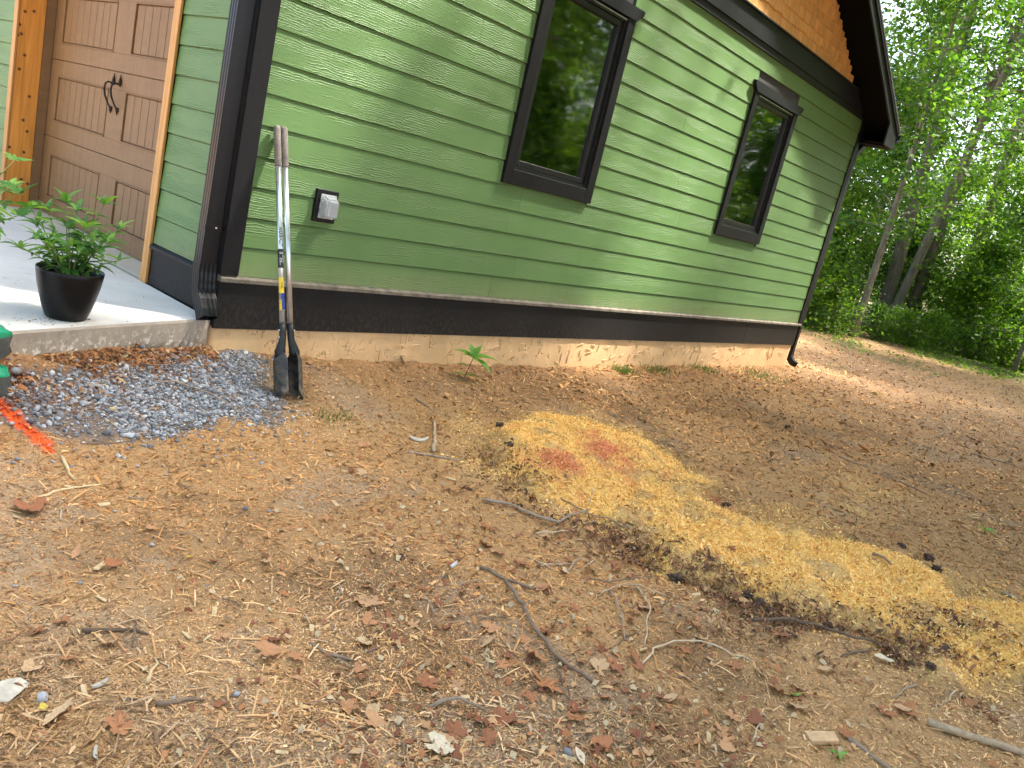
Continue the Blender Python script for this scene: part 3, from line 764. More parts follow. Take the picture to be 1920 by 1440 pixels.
for yy in (2.350, 2.235):
    P = [(DX-.012, yy, 1.585), (DX-.045, yy+.004, 1.592), (DX-.062, yy+.008, 1.575), (DX-.066, yy+.010, 1.53), (DX-.058, yy+.008, 1.49), (DX-.035, yy+.004, 1.44), (DX-.012, yy, 1.405)]
    hme = tube_me('handle', P, [.006, .007, .008, .009, .008, .007, .006], 8)
    h = link('handle', hme, M['iron'], door)
    for zs, zt in ((1.580, 1.662), (1.412, 1.360)):
        s = 1 if zt > zs else -1; k = abs(zt-zs)
        link('spear_plate', tube_me('spear_plate', [(DX-.008, yy, zs-s*.006), (DX-.008, yy, zs+s*k*.2), (DX-.008, yy, zs+s*k*.45), (DX-.008, yy, zs+s*k*.7), (DX-.008, yy, zt)], [.006, .015, .012, .005, .002], 8), M['iron'], h)
# lift handle at the foot of the door
link('lift_handle', tube_me('lift_handle', [(DX-.006, 2.37, .447), (DX-.03, 2.35, .440), (DX-.032, 2.28, .420), (DX-.03, 2.21, .436), (DX-.006, 2.19, .432)], [.016, .013, .014, .013, .016], 8), M['iron'], door)
# cedar jambs, stop and casing
box('jamb_post', M['cedar'], house, -0.020, 0.172, DOOR_Y1-.045, DOOR_Y1+.0, 0.377, 2.96, 0.003)
box('door_stop', M['door'], house, 0.173, 0.253, DOOR_Y1-.040, DOOR_Y1+.0, 0.377, 2.96, 0.003)
box('casing_trim', M['cedar_trim'], house, -0.040, -0.021, DOOR_Y1-.05, DOOR_Y1+.034, 0.378, 3.05, 0.003)
box('jamb_post', M['cedar'], house, -0.020, 0.172, DOOR_Y0-.01, DOOR_Y0+.025, 0.377, 2.96, 0.003)
box('casing_trim', M['cedar_trim'], house, -0.040, -0.021, 0.853, 0.937, 0.378, 3.05, 0.003)
box('casing_trim', M['cedar_trim'], house, -0.041, -0.0215, 0.853, DOOR_Y1+.034, 3.052, 3.2, 0.003)
box('threshold', M['threshold'], house, 0.004, 0.30, DOOR_Y0+.03, DOOR_Y1-.05, 0.30, 0.381, 0.002)

# outlet with clear bubble cover
out = box('outlet_box', M['black'], house, 0.529, 0.694, -0.040, -0.002, 1.043, 1.247, 0.003)
# moulded clear cover: rounded box with a ribbed face and two hinge lugs
bm = bmesh.new(); bm_box(bm, 0.562, 0.672, -0.105, -0.0455, 1.073, 1.215)
for v in bm.verts:
    if v.co.y < -.09: v.co.x += 0.010 if v.co.x < .6 else -0.010; v.co.z += 0.008 if v.co.z < 1.1 else -0.022
bmesh.ops.bevel(bm, geom=list(bm.edges), offset=0.012, segments=3, affect='EDGES')
for zz in (1.115, 1.175): bm_box(bm, 0.551, 0.566, -0.070, -0.052, zz-.012, zz+.012)
for i in range(6): bm_box(bm, 0.606+i*.009, 0.610+i*.009, -0.1075, -0.1045, 1.09, 1.18)
me = bpy.data.meshes.new('bubble_cover'); bm.to_mesh(me); bm.free()
link('bubble_cover', me, M['clear'], out)
box('cover_base', M['white'], out, 0.558, 0.676, -0.046, -0.041, 1.068, 1.220, 0.004)
for zz in (1.118, 1.168):
    o = link('receptacle', lathe_me('receptacle', [(0.0, 0.012), (0.014, 0.012), (0.0175, 0.009), (0.0175, 0.0)], 20), M['white'], out)
    o.location = (0.600, -0.0465, zz); o.rotation_euler = (math.pi/2, 0, 0)

# downspouts: rectangular ribbed tube, strap and elbow
def rect_sweep(name, path, w, d, m, parent, ribs=3, close=True, udir=Vector((1, 0, 0))):
    """sweep a w (along udir) x d rectangle with small ribs along a path in the plane normal to udir"""
    V, Fs = [], []; prof = []
    def side(ax, ay, bx, by, nx_, ny_):
        for i in range(ribs*2):
            t = i/(ribs*2); o = 0.0022 if (i % 2 and (nx_ != 0 or ribs > 3)) else 0.0
            prof.append((ax+(bx-ax)*t-nx_*o, ay+(by-ay)*t-ny_*o))
    hw, hd = w/2, d/2
    side(-hw, -hd, hw, -hd, 0, -1); side(hw, -hd, hw, hd, 1, 0); side(hw, hd, -hw, hd, 0, 1); side(-hw, hd, -hw, -hd, -1, 0)
    n = len(prof); path = [Vector(p) for p in path]
    for i, p in enumerate(path):
        t = (path[min(i+1, len(path)-1)]-path[max(i-1, 0)]).normalized(); vd = t.cross(udir).normalized()
        for a, b in prof: V.append(p+udir*a+vd*b)
    for i in range(len(path)-1):
        for k in range(n): Fs.append((i*n+k, i*n+(k+1) % n, (i+1)*n+(k+1) % n, (i+1)*n+k))
    me = me_py(name, V, Fs); o = link(name, me, m, parent)
    s = o.modifiers.new('thick', 'SOLIDIFY'); s.thickness = 0.0015; s.offset = -1
    return o
XD, YD = -0.0975, 0.040
ds = rect_sweep('downspout', [(XD, YD, 3.32), (XD, YD, 2.0), (XD, YD, 0.69)], 0.100, 0.076, M['black_smooth'], house)
el = [(XD, YD, 0.70), (XD, YD-.002, 0.65)]
for i in range(9):
    a = math.radians(50)*i/8; el.append((XD, YD-.010-0.15*(1-math.cos(a)), 0.60-0.15*math.sin(a)))
el += [(XD, el[-1][1]-.036, el[-1][2]-.048), (XD, el[-1][1]-.060, el[-1][2]-.086)]
rect_sweep('elbow', el, 0.106, 0.082, M['black_smooth'], ds, 4)
box('strap', M['black_smooth'], ds, XD-.054, XD+.066, YD-.0415, YD-.0395, 0.900, 0.930)
box('strap_screw', M['bright'], ds, XD+.008, XD+.018, YD-.0445, YD-.042, 0.910, 0.920)
XR, YR = 9.145, 0.020
ds2 = rect_sweep('downspout', [(XR, YR, 2.98), (XR, YR, 1.6), (XR, YR, 0.20)], 0.076, 0.076, M['black_smooth'], house)
rect_sweep('offset_elbow', [(XR, YR, 2.97), (XR, YR, 3.02), (XR+.03, YR, 3.08), (XR+.12, YR, 3.15), (XR+.20, YR, 3.21), (XR+.235, YR, 3.26), (XR+.235, YR, 3.335)], 0.072, 0.072, M['black_smooth'], ds2, 3, True, Vector((0, 1, 0)))
rect_sweep('elbow', [(XR, YR, 0.22), (XR, YR, 0.16), (XR+.004, YR-.02, 0.11), (XR+.004, YR-.07, 0.065), (XR+.004, YR-.13, 0.045)], 0.080, 0.080, M['black_smooth'], ds2, 3)
box('strap', M['black_smooth'], ds2, XR-.041, XR+.041, YR-.0405, YR+.0405, 2.30, 2.33); box('strap', M['black_smooth'], ds2, XR-.041, XR+.041, YR-.0405, YR+.0405, 1.05, 1.08)

# ------------------------------------------------------------------ trees
def leaf_cloud(P, size, rg_, flat=0.55):
    """many small folded leaves (4 corners, 2 triangles each) at points P"""
    n = len(P); az = rg_.uniform(0, 2*np.pi, n); ti = rg_.normal(0, flat, n); s = size*rg_.uniform(0.6, 1.35, n)
    d = np.stack([np.cos(az)*np.cos(ti), np.sin(az)*np.cos(ti), np.sin(ti)-.15], 1)
    up = np.stack([rg_.normal(0, flat, n), rg_.normal(0, flat, n), np.ones(n)], 1)
    w = np.cross(d, up); w /= np.linalg.norm(w, axis=1)[:, None]+1e-9
    a = P; b = P+d*(s*0.55)[:, None]+w*(s*0.36)[:, None]; c = P+d*s[:, None]; e = P+d*(s*0.5)[:, None]-w*(s*0.36)[:, None]
    V = np.stack([a, b, c, e], 1).reshape(-1, 3); F4 = np.arange(4*n).reshape(n, 4)
    return V, F4
def make_tree_meshes(name, height, cbase, radius, nbr, leaves, lsize, trunk_r, seed, lean=0.0, flatness=0.10):
    g = np.random.default_rng(seed); rr = random.Random(seed)
    # trunk with a slight sweep
    tp, tr = [], []; ox, oy = rr.uniform(0, 6), rr.uniform(0, 6)
    for i in range(15):
        t = i/14; z = height*0.97*t
        tp.append((0.18*math.sin(t*4+ox)*t+lean*t, 0.18*math.sin(t*3+oy)*t, z-.08)); tr.append(trunk_r*(1.0-.88*t)*(1.35 if i == 0 else 1.0))
    tm = tube_me(name+'_trunk', tp, tr, 10, True, 0.12, seed)
    VV = [np.array([v.co[:] for v in tm.vertices])]; FF = [tuple(p.vertices) for p in tm.polygons]
    P = []; per = max(1, leaves//nbr)
    for k in range(nbr):
        t = cbase/height+(1-cbase/height)*((k+.5)/nbr)**0.9*0.98
        i = min(13, int(t*14)); base = np.array(tp[i])*(1-(t*14-i))+np.array(tp[i+1])*(t*14-i)
        prof = (1-((t-.35)/.72)**2) if t > .35 else 1.0
        Lb = radius*max(0.25, prof)*rr.uniform(0.65, 1.15); az = k*2.399+rr.uniform(-.5, .5); el = rr.uniform(0.05, 0.55)+0.35*t
        pts = []
        for s in range(6):
            q = s/5; pts.append(base+np.array([math.cos(az)*math.cos(el)*Lb*q, math.sin(az)*math.cos(el)*Lb*q, math.sin(el)*Lb*q-0.22*Lb*q*q]))
        br = max(0.012, trunk_r*0.30*(1-t))
        bme = tube_me('b', pts, [br*(1-.8*s/5) for s in range(6)], 5, False)
        off = sum(len(v) for v in VV); VV.append(np.array([v.co[:] for v in bme.vertices])); FF += [tuple(x+off for x in p.vertices) for p in bme.polygons]; bpy.data.meshes.remove(bme)
        pts = np.array(pts)
        # sprays of leaves along the branch, in flat tiers with gaps
        nsp = 7
        for s in range(nsp):
            q = 0.25+0.78*(s+rr.random()*.7)/nsp; q = min(q, 1.0); f = q*5; i0 = min(4, int(f)); c = pts[i0]*(1-(f-i0))+pts[i0+1]*(f-i0)
            c = c+g.normal(0, 0.16*Lb, 3)*np.array([1, 1, .25]); sp = Lb*rr.uniform(0.10, 0.24)
            m = max(3, per//nsp)
            P.append(c+g.normal(0, 1, (m, 3))*np.array([sp, sp, flatness*Lb*.55+.05]))
    me_t = me_py(name+'_trunk', np.concatenate(VV), FF, True); bpy.data.meshes.remove(tm)
    V, F4 = leaf_cloud(np.concatenate(P), lsize, g)
    me_c = me_np(name+'_crown', V, F4)
    return me_t, me_c
TK = {
    'tall': make_tree_meshes('tall', 18, 4.5, 3.6, 46, 16000, 0.15, 0.20, 1),
    'mid': make_tree_meshes('mid', 14, 3.0, 3.2, 40, 14000, 0.14, 0.14, 2),
    'high': make_tree_meshes('high', 21, 7.0, 4.2, 50, 17000, 0.16, 0.26, 3),
    'airy': make_tree_meshes('airy', 21, 6.5, 4.0, 44, 8500, 0.15, 0.22, 13),
    'sapling': make_tree_meshes('sapling', 7.5, 1.0, 2.3, 30, 9000, 0.13, 0.06, 4),
    'shrub': make_tree_meshes('shrub', 3.2, 0.15, 1.7, 26, 6000, 0.11, 0.03, 5, 0, 0.2),
    'low': make_tree_meshes('low', 1.3, 0.05, 1.0, 20, 2500, 0.09, 0.015, 6, 0, 0.25),
}
for k, (a, b) in TK.items(): a.materials.append(M['bark']); b.materials.append(M['leaf'])
TKB = {k: v[1].copy() for k, v in TK.items()}
for v in TKB.values(): v.materials[0] = M['leaf_b']
def tree(kind, x, y, rz, s, label, group=None, name='broadleaf_tree', bright=False, tilt=(0, 0), z=None, trunk_mat=None, trunk_s=1.0):
    t, c = TK[kind]
    e = tag(empty(name, (x, y, (H1(x, y) if z is None else z)-.03)), label, 'tree' if name.endswith('tree') else 'shrub', group)
    e.rotation_euler = (tilt[0], tilt[1], 0)
    tm = t
    if trunk_mat: tm = t.copy(); tm.materials[0] = trunk_mat
    o = link('trunk' if name.endswith('tree') else 'stems', tm, None, e); o.rotation_euler = (0, 0, rz); o.scale = (s*trunk_s, s*trunk_s, s)
    o = link('crown' if name.endswith('tree') else 'foliage', TKB[kind] if bright else c, None, e); o.rotation_euler = (0, 0, rz); o.scale = (s, s, s)
    return e
# the trunks that can be told apart past the right corner of the garage
tree('mid', 18.2, 2.05, 0.5, 0.8, 'slim pale grey trunk nearest the garage corner at the wood edge', trunk_mat=M['bark2'], trunk_s=.8)
tree('airy', 22.6, 2.75, 1.9, 0.95, 'thick straight trunked tree of the pair growing from one spot', trunk_mat=M['bark'], tilt=(-0.05, 0))
tree('airy', 22.3, 2.50, 4.0, 0.90, 'trunk leaning away from its straight neighbour at one base', trunk_mat=M['bark2'], tilt=(0.105, 0.0), trunk_s=.72)
tree('airy', 23.6, 2.35, 2.6, 0.8, 'dark slender trunk beside the leaning pair in the wood', tilt=(0.02, 0))
tree('airy', 27.0, 0.2, 0.2, 0.8, 'dark trunked tree among bright undergrowth at the wood edge', tilt=(0.03, 0))
tree('airy', 30.0, 6.3, 5.1, 1.0, 'tall tree rising behind the gutter corner of the garage roof')
rt = random.Random(9)
BACK = [(29, 2.4), (38, 4.0), (44, 5.5), (47, 1.5), (37, 8.5), (55, 3), (58, -3), (45, -8)]
for i, (x, y) in enumerate(BACK):
    tree(('airy', 'mid', 'airy')[i % 3], x, y, rt.uniform(0, 6), rt.uniform(.85, 1.1), 'leafy green tree deeper in the wood behind the garage', 'trees deep in the wood', bright=(i % 3 == 0))
SAP = [(20.6, 4.6), (24.8, 4.3), (25.5, 0.6), (22.5, -0.9), (28, 3.2), (30.5, 1.2), (34, 2.6), (31, 5.2), (36, 5.5), (23.0, 5.2), (35, -1.0), (41, 1)]
for i, (x, y) in enumerate(SAP):
    tree('sapling', x, y, rt.uniform(0, 6), rt.uniform(.7, 1.05), 'thin sapling with layered bright leaves inside the wood', 'saplings in the wood', name='sapling_tree', bright=(i % 2 == 0))
SHR = [(17.2, 3.5), (19.0, 3.4), (23.6, 1.1), (24.2, 0.9), (25.2, -0.2), (26.2, -0.9), (20.4, 4.2), (24, 3.0), (27.5, 1.6), (27.5, -2.2), (30, -0.6), (22, 4.6), (33, 2), (29, 4.4), (16.6, 4.2), (36, 0), (39, 4)]
for i, (x, y) in enumerate(SHR):
    tree('shrub', x, y, rt.uniform(0, 6), rt.uniform(.65, 1.1), 'bushy green shrub in the undergrowth at the wood edge', 'shrubs along the wood edge', name='bushy_shrub', bright=(i % 3 != 1))
LOW = [(17.6, 2.4), (19.2, 1.8), (20.6, 1.1), (22.9, 0.2), (23.8, -0.4), (24.6, -0.9), (25.8, -1.6), (16.9, 2.8), (20.2, 1.7), (22.3, 1.0), (24.6, .2)]
for i, (x, y) in enumerate(LOW):
    tree('low', x, y, rt.uniform(0, 6), rt.uniform(.55, 1.0), 'low leafy bush spilling from the wood onto bare dirt', 'low bushes at the dirt edge', name='low_bush', bright=(i % 2 == 0))
# the wood goes on along the clearing; it shades the yard and shows in the window panes
RING = [(3.8, -5.7, 'tall', 1.0), (8.4, -5.7, 'tall', .95), (6.0, -8.2, 'high', .95), (0.6, -7.6, 'tall', .95), (6.2, -5.2, 'mid', 1.15), (10.6, -8.4, 'tall', 1.0), (5.0, -6.6, 'high', 1.15), (19.5, -4.9, 'tall', 1.0), (21.5, -3.9, 'tall', .9), (13.4, -6.0, 'high', .9), (2.2, -9.6, 'high', .9), (-2.2, -9.5, 'mid', 1.1), (10.2, -12.0, 'high', 1.0), (14.6, -7.2, 'mid', 1.0),
        (3.0, -13.5, 'high', .95), (17.5, -16.5, 'high', 1), (13.2, -15.2, 'tall', 1.1), (25.5, -16.5, 'high', 1), (28, -16, 'high', 1.05), (-6, -12, 'tall', 1), (21, -18, 'tall', 1.1), (29, -22, 'high', 1.1), (33, -18, 'tall', 1.2), (36, -13, 'high', 1.1), (26, -26, 'tall', 1.2), (40, -9, 'tall', 1.2), (32, -26, 'high', 1.1), (42, -16, 'high', 1.2), (27.5, -10.2, 'tall', 1.0), (31, -13, 'mid', 1.2), (34, -9.0, 'tall', 1.0)]
def clear_turn(k, x, y, s, a):
    """turn a tree until no twig of its crown hangs over the open yard in view"""
    me = TK[k][1]; V = np.empty(len(me.vertices)*3, np.float32); me.vertices.foreach_get('co', V); V = V.reshape(-1, 3)[::2]*s; best = (1e9, a)
    for j in range(30):
        t = a+j*.21; X = np.stack([V[:, 0]*math.cos(t)-V[:, 1]*math.sin(t)+x, V[:, 0]*math.sin(t)+V[:, 1]*math.cos(t)+y, V[:, 2]], 1)-CAM
        d = X@FX; n = int(((d > .1) & (np.abs(X@RX) < .66*d) & (np.abs(X@UX) < .50*d)).sum())
        if n < best[0]: best = (n, t)
        if n == 0: break
    return best[1]
rt = random.Random(10)
for i, (x, y, k, s) in enumerate(RING):
    tree(k, x, y, clear_turn(k, x, y, s, rt.uniform(0, 6)) if x < 16 else rt.uniform(0, 6), s, 'tree across the clearing, seen mirrored in the window panes', 'trees across the clearing', bright=(i % 2 == 0))
for i, (x, y) in enumerate([(14, -10.5), (17, -11.8), (19, -9.2), (21.5, -13), (23.5, -10), (16, -13.5), (25, -8), (23, -7.4), (28, -8.2), (26.5, -10.8), (30, -10), (19.5, -15), (26, -12)]):
    tree('sapling', x, y, rt.uniform(0, 6), rt.uniform(.8, 1.1), 'sapling across the clearing, seen mirrored in the window panes', 'saplings across the clearing', name='sapling_tree', bright=(i % 2 == 0))

for i, (x, y) in enumerate([(12.5, -9.0), (15.0, -8.4), (18.0, -8.0), (20.5, -7.2), (16.5, -9.8), (22, -10.5), (13.5, -11), (19, -12.5)]):
    tree('shrub', x, y, rt.uniform(0, 6), rt.uniform(1.0, 1.5), 'shrub across the clearing, seen mirrored in the window panes', 'shrubs across the clearing', name='bushy_shrub', bright=True)
for i, (x, y, k) in enumerate([(-11, -4, 'tall'), (-13, 1.5, 'mid'), (-11.5, 6.5, 'tall'), (-14, 11, 'high'), (-9, -9, 'mid'), (-16, -2, 'high')]):  # out of view, added to cut low skylight on the slab and door front
    tree(k, x, y, rt.uniform(0, 6), 1.0, 'unseen tree added across the yard to block low sky', 'trees added out of view as sky blockers', bright=True)
# ------------------------------------------------------------------ loose cover on the ground
def sample_view(n, rmin, rmax, p, seed, a0=-12, a1=84):
    g = np.random.default_rng(seed); u = g.random(n); e = 1-p
    r = (rmin**e+u*(rmax**e-rmin**e))**(1/e); a = np.radians(g.uniform(a0, a1, n))
    x, y = CAM[0]+r*np.cos(a), CAM[1]+r*np.sin(a); ok = ((y < edge_y(x)-0.006) | (x > 9.4)) & (x < 23)
    return x[ok], y[ok], r[ok], g
def chip_mesh(name, x, y, z, l, w, cols, g, tilt=0.22, curl=0.25, lift=0.0015):
    n = len(x); az = g.uniform(0, 2*np.pi, n); ti = g.normal(0, tilt, n); ro = g.normal(0, tilt*1.3, n)
    d = np.stack([np.cos(az)*np.cos(ti), np.sin(az)*np.cos(ti), np.sin(ti)], 1)
    s = np.stack([-np.sin(az)*np.cos(ro), np.cos(az)*np.cos(ro), np.sin(ro)], 1)
    c = np.stack([x, y, z+lift+np.abs(np.sin(ti))*l*.35+np.abs(np.sin(ro))*w*.35], 1)
    k = g.normal(0, curl, n)*l
    A = c-d*(l/2)[:, None]; B = c+d*(l/2)[:, None]; Mi = c+np.stack([0*k, 0*k, np.abs(k)*.5], 1); W = s*(w/2)[:, None]
    tp = g.uniform(.25, 1, n)[:, None]
    V = np.stack([A-W*tp, A+W*tp, Mi+W, Mi-W, B+W*tp, B-W*tp], 1).reshape(-1, 3)
    o = np.arange(n)[:, None]*6
    Fs = np.concatenate([o+np.array([[0, 3, 2, 1]]), o+np.array([[3, 5, 4, 2]])])
    return me_np(name, V, Fs, np.repeat(cols, 6, axis=0))
PAL = np.array([[0.88, 0.63, 0.34], [0.74, 0.47, 0.21], [0.60, 0.34, 0.135], [0.36, 0.18, 0.072], [0.13, 0.073, 0.04], [0.52, 0.37, 0.235], [0.54, 0.235, 0.095]])
def zone(x, y):
    # broad patches: pale sandy ground, damp red-brown litter, dull grey-brown slivers
    k = .64+.78*fbm(x, y, 1.1, 3, 4); rdd = smoothstep(.45, .62, fbm(x, y, .75, 7, 3)); gry = smoothstep(.50, .65, fbm(x, y, .9, 11, 3))*(1-rdd)
    a = np.arctan2(y-CAM[1], x-CAM[0]); r = np.hypot(x-CAM[0], y-CAM[1]); rdd = np.maximum(rdd, smoothstep(4.0, 5.5, r)*.8*smoothstep(1.15, .8, a))
    f = np.stack([k*1.05, k*(1-.13*rdd+.02*gry), k*(1-.28*rdd+.10*gry)*.95], 1); return f*(1-.10*rdd-.06*gry)[:, None]
def chip_cols(x, y, g, probs):
    gc = ground_color(x, y); c = PAL[g.choice(len(PAL), len(x), p=probs)]*g.uniform(.8, 1.2, (len(x), 1))
    saw, fri, gra, red, paint, ndl = masks(x, y)
    c = c*0.66+gc*0.34
    c = c*zone(x, y)
    c = mixn(c, 0.75*saw, (0.90, 0.56, 0.165)); c = mixn(c, .7*red*np.maximum(.35, saw), (0.62, 0.15, 0.095)); c = mixn(c, .9*paint, (0.80, 0.12, 0.02))
    c = mixn(c, .6*ndl, (0.34, 0.15, 0.06))
    return c, saw, gra
x, y, r, g = sample_view(200000, 1.7, 22.0, 0.85, 31)
keep = fbm(x, y, 1.6, 10, 3)+.18*g.random(len(x)) > 0.50
x, y, r = x[keep], y[keep], r[keep]
c, saw, gra = chip_cols(x, y, g, [.16, .25, .23, .16, .11, .05, .04])
keep = g.random(len(x)) > 0.75*gra; x, y, r, c = x[keep], y[keep], r[keep], c[keep]
l = np.clip(g.lognormal(math.log(.0102), .55, len(x)), .004, .05)*np.clip(r/3.4, .85, 2.3); w = l*g.uniform(.10, .36, len(x))
tag(link('wood_chips', chip_mesh('wood_chips', x, y, H(x, y), l, w, c, g), M['chips']), 'thin tan wood chips and bark bits covering the bare dirt', 'wood chips', kind='stuff')
# a finer matted layer beneath: single flakes, too many to count
x, y, r, g = sample_view(450000, 1.7, 24.0, 1.15, 33)
c, saw, gra = chip_cols(x, y, g, [.15, .24, .22, .17, .14, .05, .03])
keep = g.random(len(x)) > np.maximum(.85*gra, .8*saw); x, y, r, c = x[keep], y[keep], r[keep], c[keep]; n = len(x)
l = np.clip(g.lognormal(math.log(.0070), .45, n), .003, .025)*np.clip(r/3.0, .85, 3.6); w = l*g.uniform(.2, .55, n)
az = g.uniform(0, 6.283, n); ti = g.normal(0, .3, n); ro = g.normal(0, .4, n)
d = np.stack([np.cos(az)*np.cos(ti), np.sin(az)*np.cos(ti), np.sin(ti)], 1)*(l/2)[:, None]; q = np.stack([-np.sin(az)*np.cos(ro), np.cos(az)*np.cos(ro), np.sin(ro)], 1)*(w/2)[:, None]
ct = np.stack([x, y, H(x, y)+.0012+np.abs(d[:, 2])*.6+np.abs(q[:, 2])*.6], 1)
V = np.stack([ct-d-q*.6, ct+d-q, ct+d*.9+q*.7, ct-d+q], 1).reshape(-1, 3)
tag(link('wood_flakes', me_np('wood_flakes', V, np.arange(4*n).reshape(n, 4), np.repeat(c, 4, axis=0)), M['chips']), 'fine tan flakes matted over the dirt between larger chips', 'wood flakes', kind='stuff')
# dark damp litter and soil lumps kicked up along the near edge of the heap
g = np.random.default_rng(133); P_ = np.array([gp(*q)[:2] for q in ((930, 840), (1000, 930), (1090, 985), (1180, 1040), (1270, 1090), (1360, 1120), (1450, 1160), (1540, 1185), (1640, 1225), (1720, 1240), (1760, 1200), (1830, 1180))])
i_ = g.integers(0, len(P_)-1, 9000); t_ = g.random(9000)[:, None]; q = P_[i_]*(1-t_)+P_[i_+1]*t_+g.normal(0, .15, (9000, 2)); x, y = q[:, 0], q[:, 1]
keep = fbm(x, y, 3.0, 6, 4) > .47; x, y = x[keep], y[keep]; l = np.clip(g.lognormal(math.log(.015), .5, len(x)), .005, .05)
cc = np.array([[0.10, 0.055, 0.032], [0.19, 0.085, 0.042], [0.28, 0.125, 0.055], [0.42, 0.26, 0.12]])[g.choice(4, len(x), p=[.36, .3, .22, .12])]*g.uniform(.7, 1.25, (len(x), 1))
tag(link('damp_litter', chip_mesh('damp_litter', x, y, H(x, y)+np.abs(g.normal(0, .008, len(x))), l, l*g.uniform(.15, .55, len(x)), cc, g, .45, .4, .003), M['chips']), 'dark damp bark and leaf litter along the sawdust heap edge', 'litter', kind='stuff')
# fine sawdust curls on the yellow heap
g = np.random.default_rng(44); sx = np.array(SAW)
x = g.uniform(sx[:, 0].min()-.2, sx[:, 0].max()+.2, 150000); y = g.uniform(sx[:, 1].min()-.2, sx[:, 1].max()+.2, 150000)
saw = masks(x, y)[0]; rr_ = np.hypot(x-CAM[0], y-CAM[1]); fri_ = masks(x, y)[1]; keep = g.random(len(x)) < np.maximum(saw, .16*fri_)*np.clip(4.2/rr_, .3, 1); x, y = x[keep], y[keep]
cc = np.array([[0.95, 0.68, 0.26], [0.92, 0.58, 0.17], [0.82, 0.45, 0.115], [0.45, 0.22, 0.065]])[g.choice(4, len(x), p=[.34, .36, .22, .08])]*g.uniform(.85, 1.15, (len(x), 1))
red = masks(x, y)[3]; cc = mixn(cc, np.clip(red*g.uniform(.45, 1.25, len(x)), 0, 1)*.85, (0.66, 0.16, 0.10))
l = np.clip(g.lognormal(math.log(.0095), .4, len(x)), .004, .022)
tag(link('sawdust_heap', chip_mesh('sawdust_heap', x, y, H(x, y)+np.abs(g.normal(0, .006, len(x))), l, l*g.uniform(.25, .6, len(x)), cc, g, .5, .4), M['chips']), 'long heap of bright yellow sawdust with red stains', 'sawdust', kind='stuff')
# slivers of bark and pine straw
x, y, r, g = sample_view(26000, 1.7, 14.0, 0.7, 52)
c, saw, gra = chip_cols(x, y, g, [.12, .16, .16, .2, .22, .1, .04])
l = np.clip(g.lognormal(math.log(.035), .5, len(x)), .012, .11); keep = g.random(len(x)) > .5*saw
x, y, l, c = x[keep], y[keep], l[keep], c[keep]
tag(link('bark_slivers', chip_mesh('bark_slivers', x, y, H(x, y), l, np.clip(l*.07, .0012, .006), c, g, .12, .12, .004), M['chips']), 'dark bark slivers and straw strewn over the chips', 'slivers', kind='stuff')
# brown straw along the slab
g = np.random.default_rng(61); x = -1.5+1.48*g.random(7000)**1.5; d = np.abs(g.normal(0, .15, 7000)); y = edge_y(x)-0.012-d
keep = fbm(x, y, 4, 3, 3) > .40; x, y = x[keep], y[keep]
l = np.clip(g.lognormal(math.log(.018), .5, len(x)), .006, .06)
cc = np.array([[0.40, 0.17, 0.06], [0.27, 0.105, 0.045], [0.48, 0.30, 0.14], [0.14, 0.07, 0.04]])[g.choice(4, len(x), p=[.4, .25, .2, .15])]*g.uniform(.8, 1.2, (len(x), 1))
tag(link('brown_litter', chip_mesh('brown_litter', x, y, H(x, y), l, l*g.uniform(.1, .4, len(x)), cc, g, .25, .3, .004), M['chips']), 'rust brown needle litter lying against the slab edge', 'litter', kind='stuff')

g = np.random.default_rng(91); n = 16000; x = g.uniform(12.5, 25, n); y = g.uniform(-2.6, 4.0, n)
k = smoothstep(13, 20, x+.8*(y-1))*smoothstep(.42, .58, fbm(x, y, .9, 6, 4)); keep = g.random(n) < k*.9; x, y = x[keep], y[keep]
V, F4 = leaf_cloud(np.stack([x, y, H(x, y)+g.uniform(.0, .07, len(x))], 1), .075, g, .5)
tag(link('ground_cover', me_np('ground_cover', V, F4), M['leaf_b']), 'low green ground cover creeping from the wood over dirt', 'ground cover', kind='stuff')
# gravel: crushed stones
PH = (1+5**.5)/2
ICO_V = np.array([(-1, PH, 0), (1, PH, 0), (-1, -PH, 0), (1, -PH, 0), (0, -1, PH), (0, 1, PH), (0, -1, -PH), (0, 1, -PH), (PH, 0, -1), (PH, 0, 1), (-PH, 0, -1), (-PH, 0, 1)], float)/math.sqrt(1+PH*PH)
ICO_F = np.array([(0, 11, 5), (0, 5, 1), (0, 1, 7), (0, 7, 10), (0, 10, 11), (1, 5, 9), (5, 11, 4), (11, 10, 2), (10, 7, 6), (7, 1, 8), (3, 9, 4), (3, 4, 2), (3, 2, 6), (3, 6, 8), (3, 8, 9), (4, 9, 5), (2, 4, 11), (6, 2, 10), (8, 6, 7), (9, 8, 1)])
def stones_mesh(x, y, z, s, cols, g):
    n = len(x); V = ICO_V[None]*g.uniform(.65, 1.15, (n, 12, 1))*np.stack([g.uniform(.7, 1.25, n), g.uniform(.55, .95, n), g.uniform(.35, .7, n)], 1)[:, None, :]
    az = g.uniform(0, 6.28, n); ca, sa = np.cos(az)[:, None], np.sin(az)[:, None]; tl = g.normal(0, .35, n); ct, st = np.cos(tl)[:, None], np.sin(tl)[:, None]
    X, Y, Z = V[..., 0], V[..., 1], V[..., 2]; X, Z = X*ct-Z*st, X*st+Z*ct; X, Y = X*ca-Y*sa, X*sa+Y*ca
    V = np.stack([X, Y, Z], -1)*(s/2)[:, None, None]+np.stack([x, y, z+s*.16], 1)[:, None, :]
    Fs = (np.arange(n)*12)[:, None, None]+ICO_F[None]
    return me_np('gravel', V.reshape(-1, 3), Fs.reshape(-1, 3), np.repeat(cols, 12, axis=0))
g = np.random.default_rng(71); gp_ = np.array(GRAV)
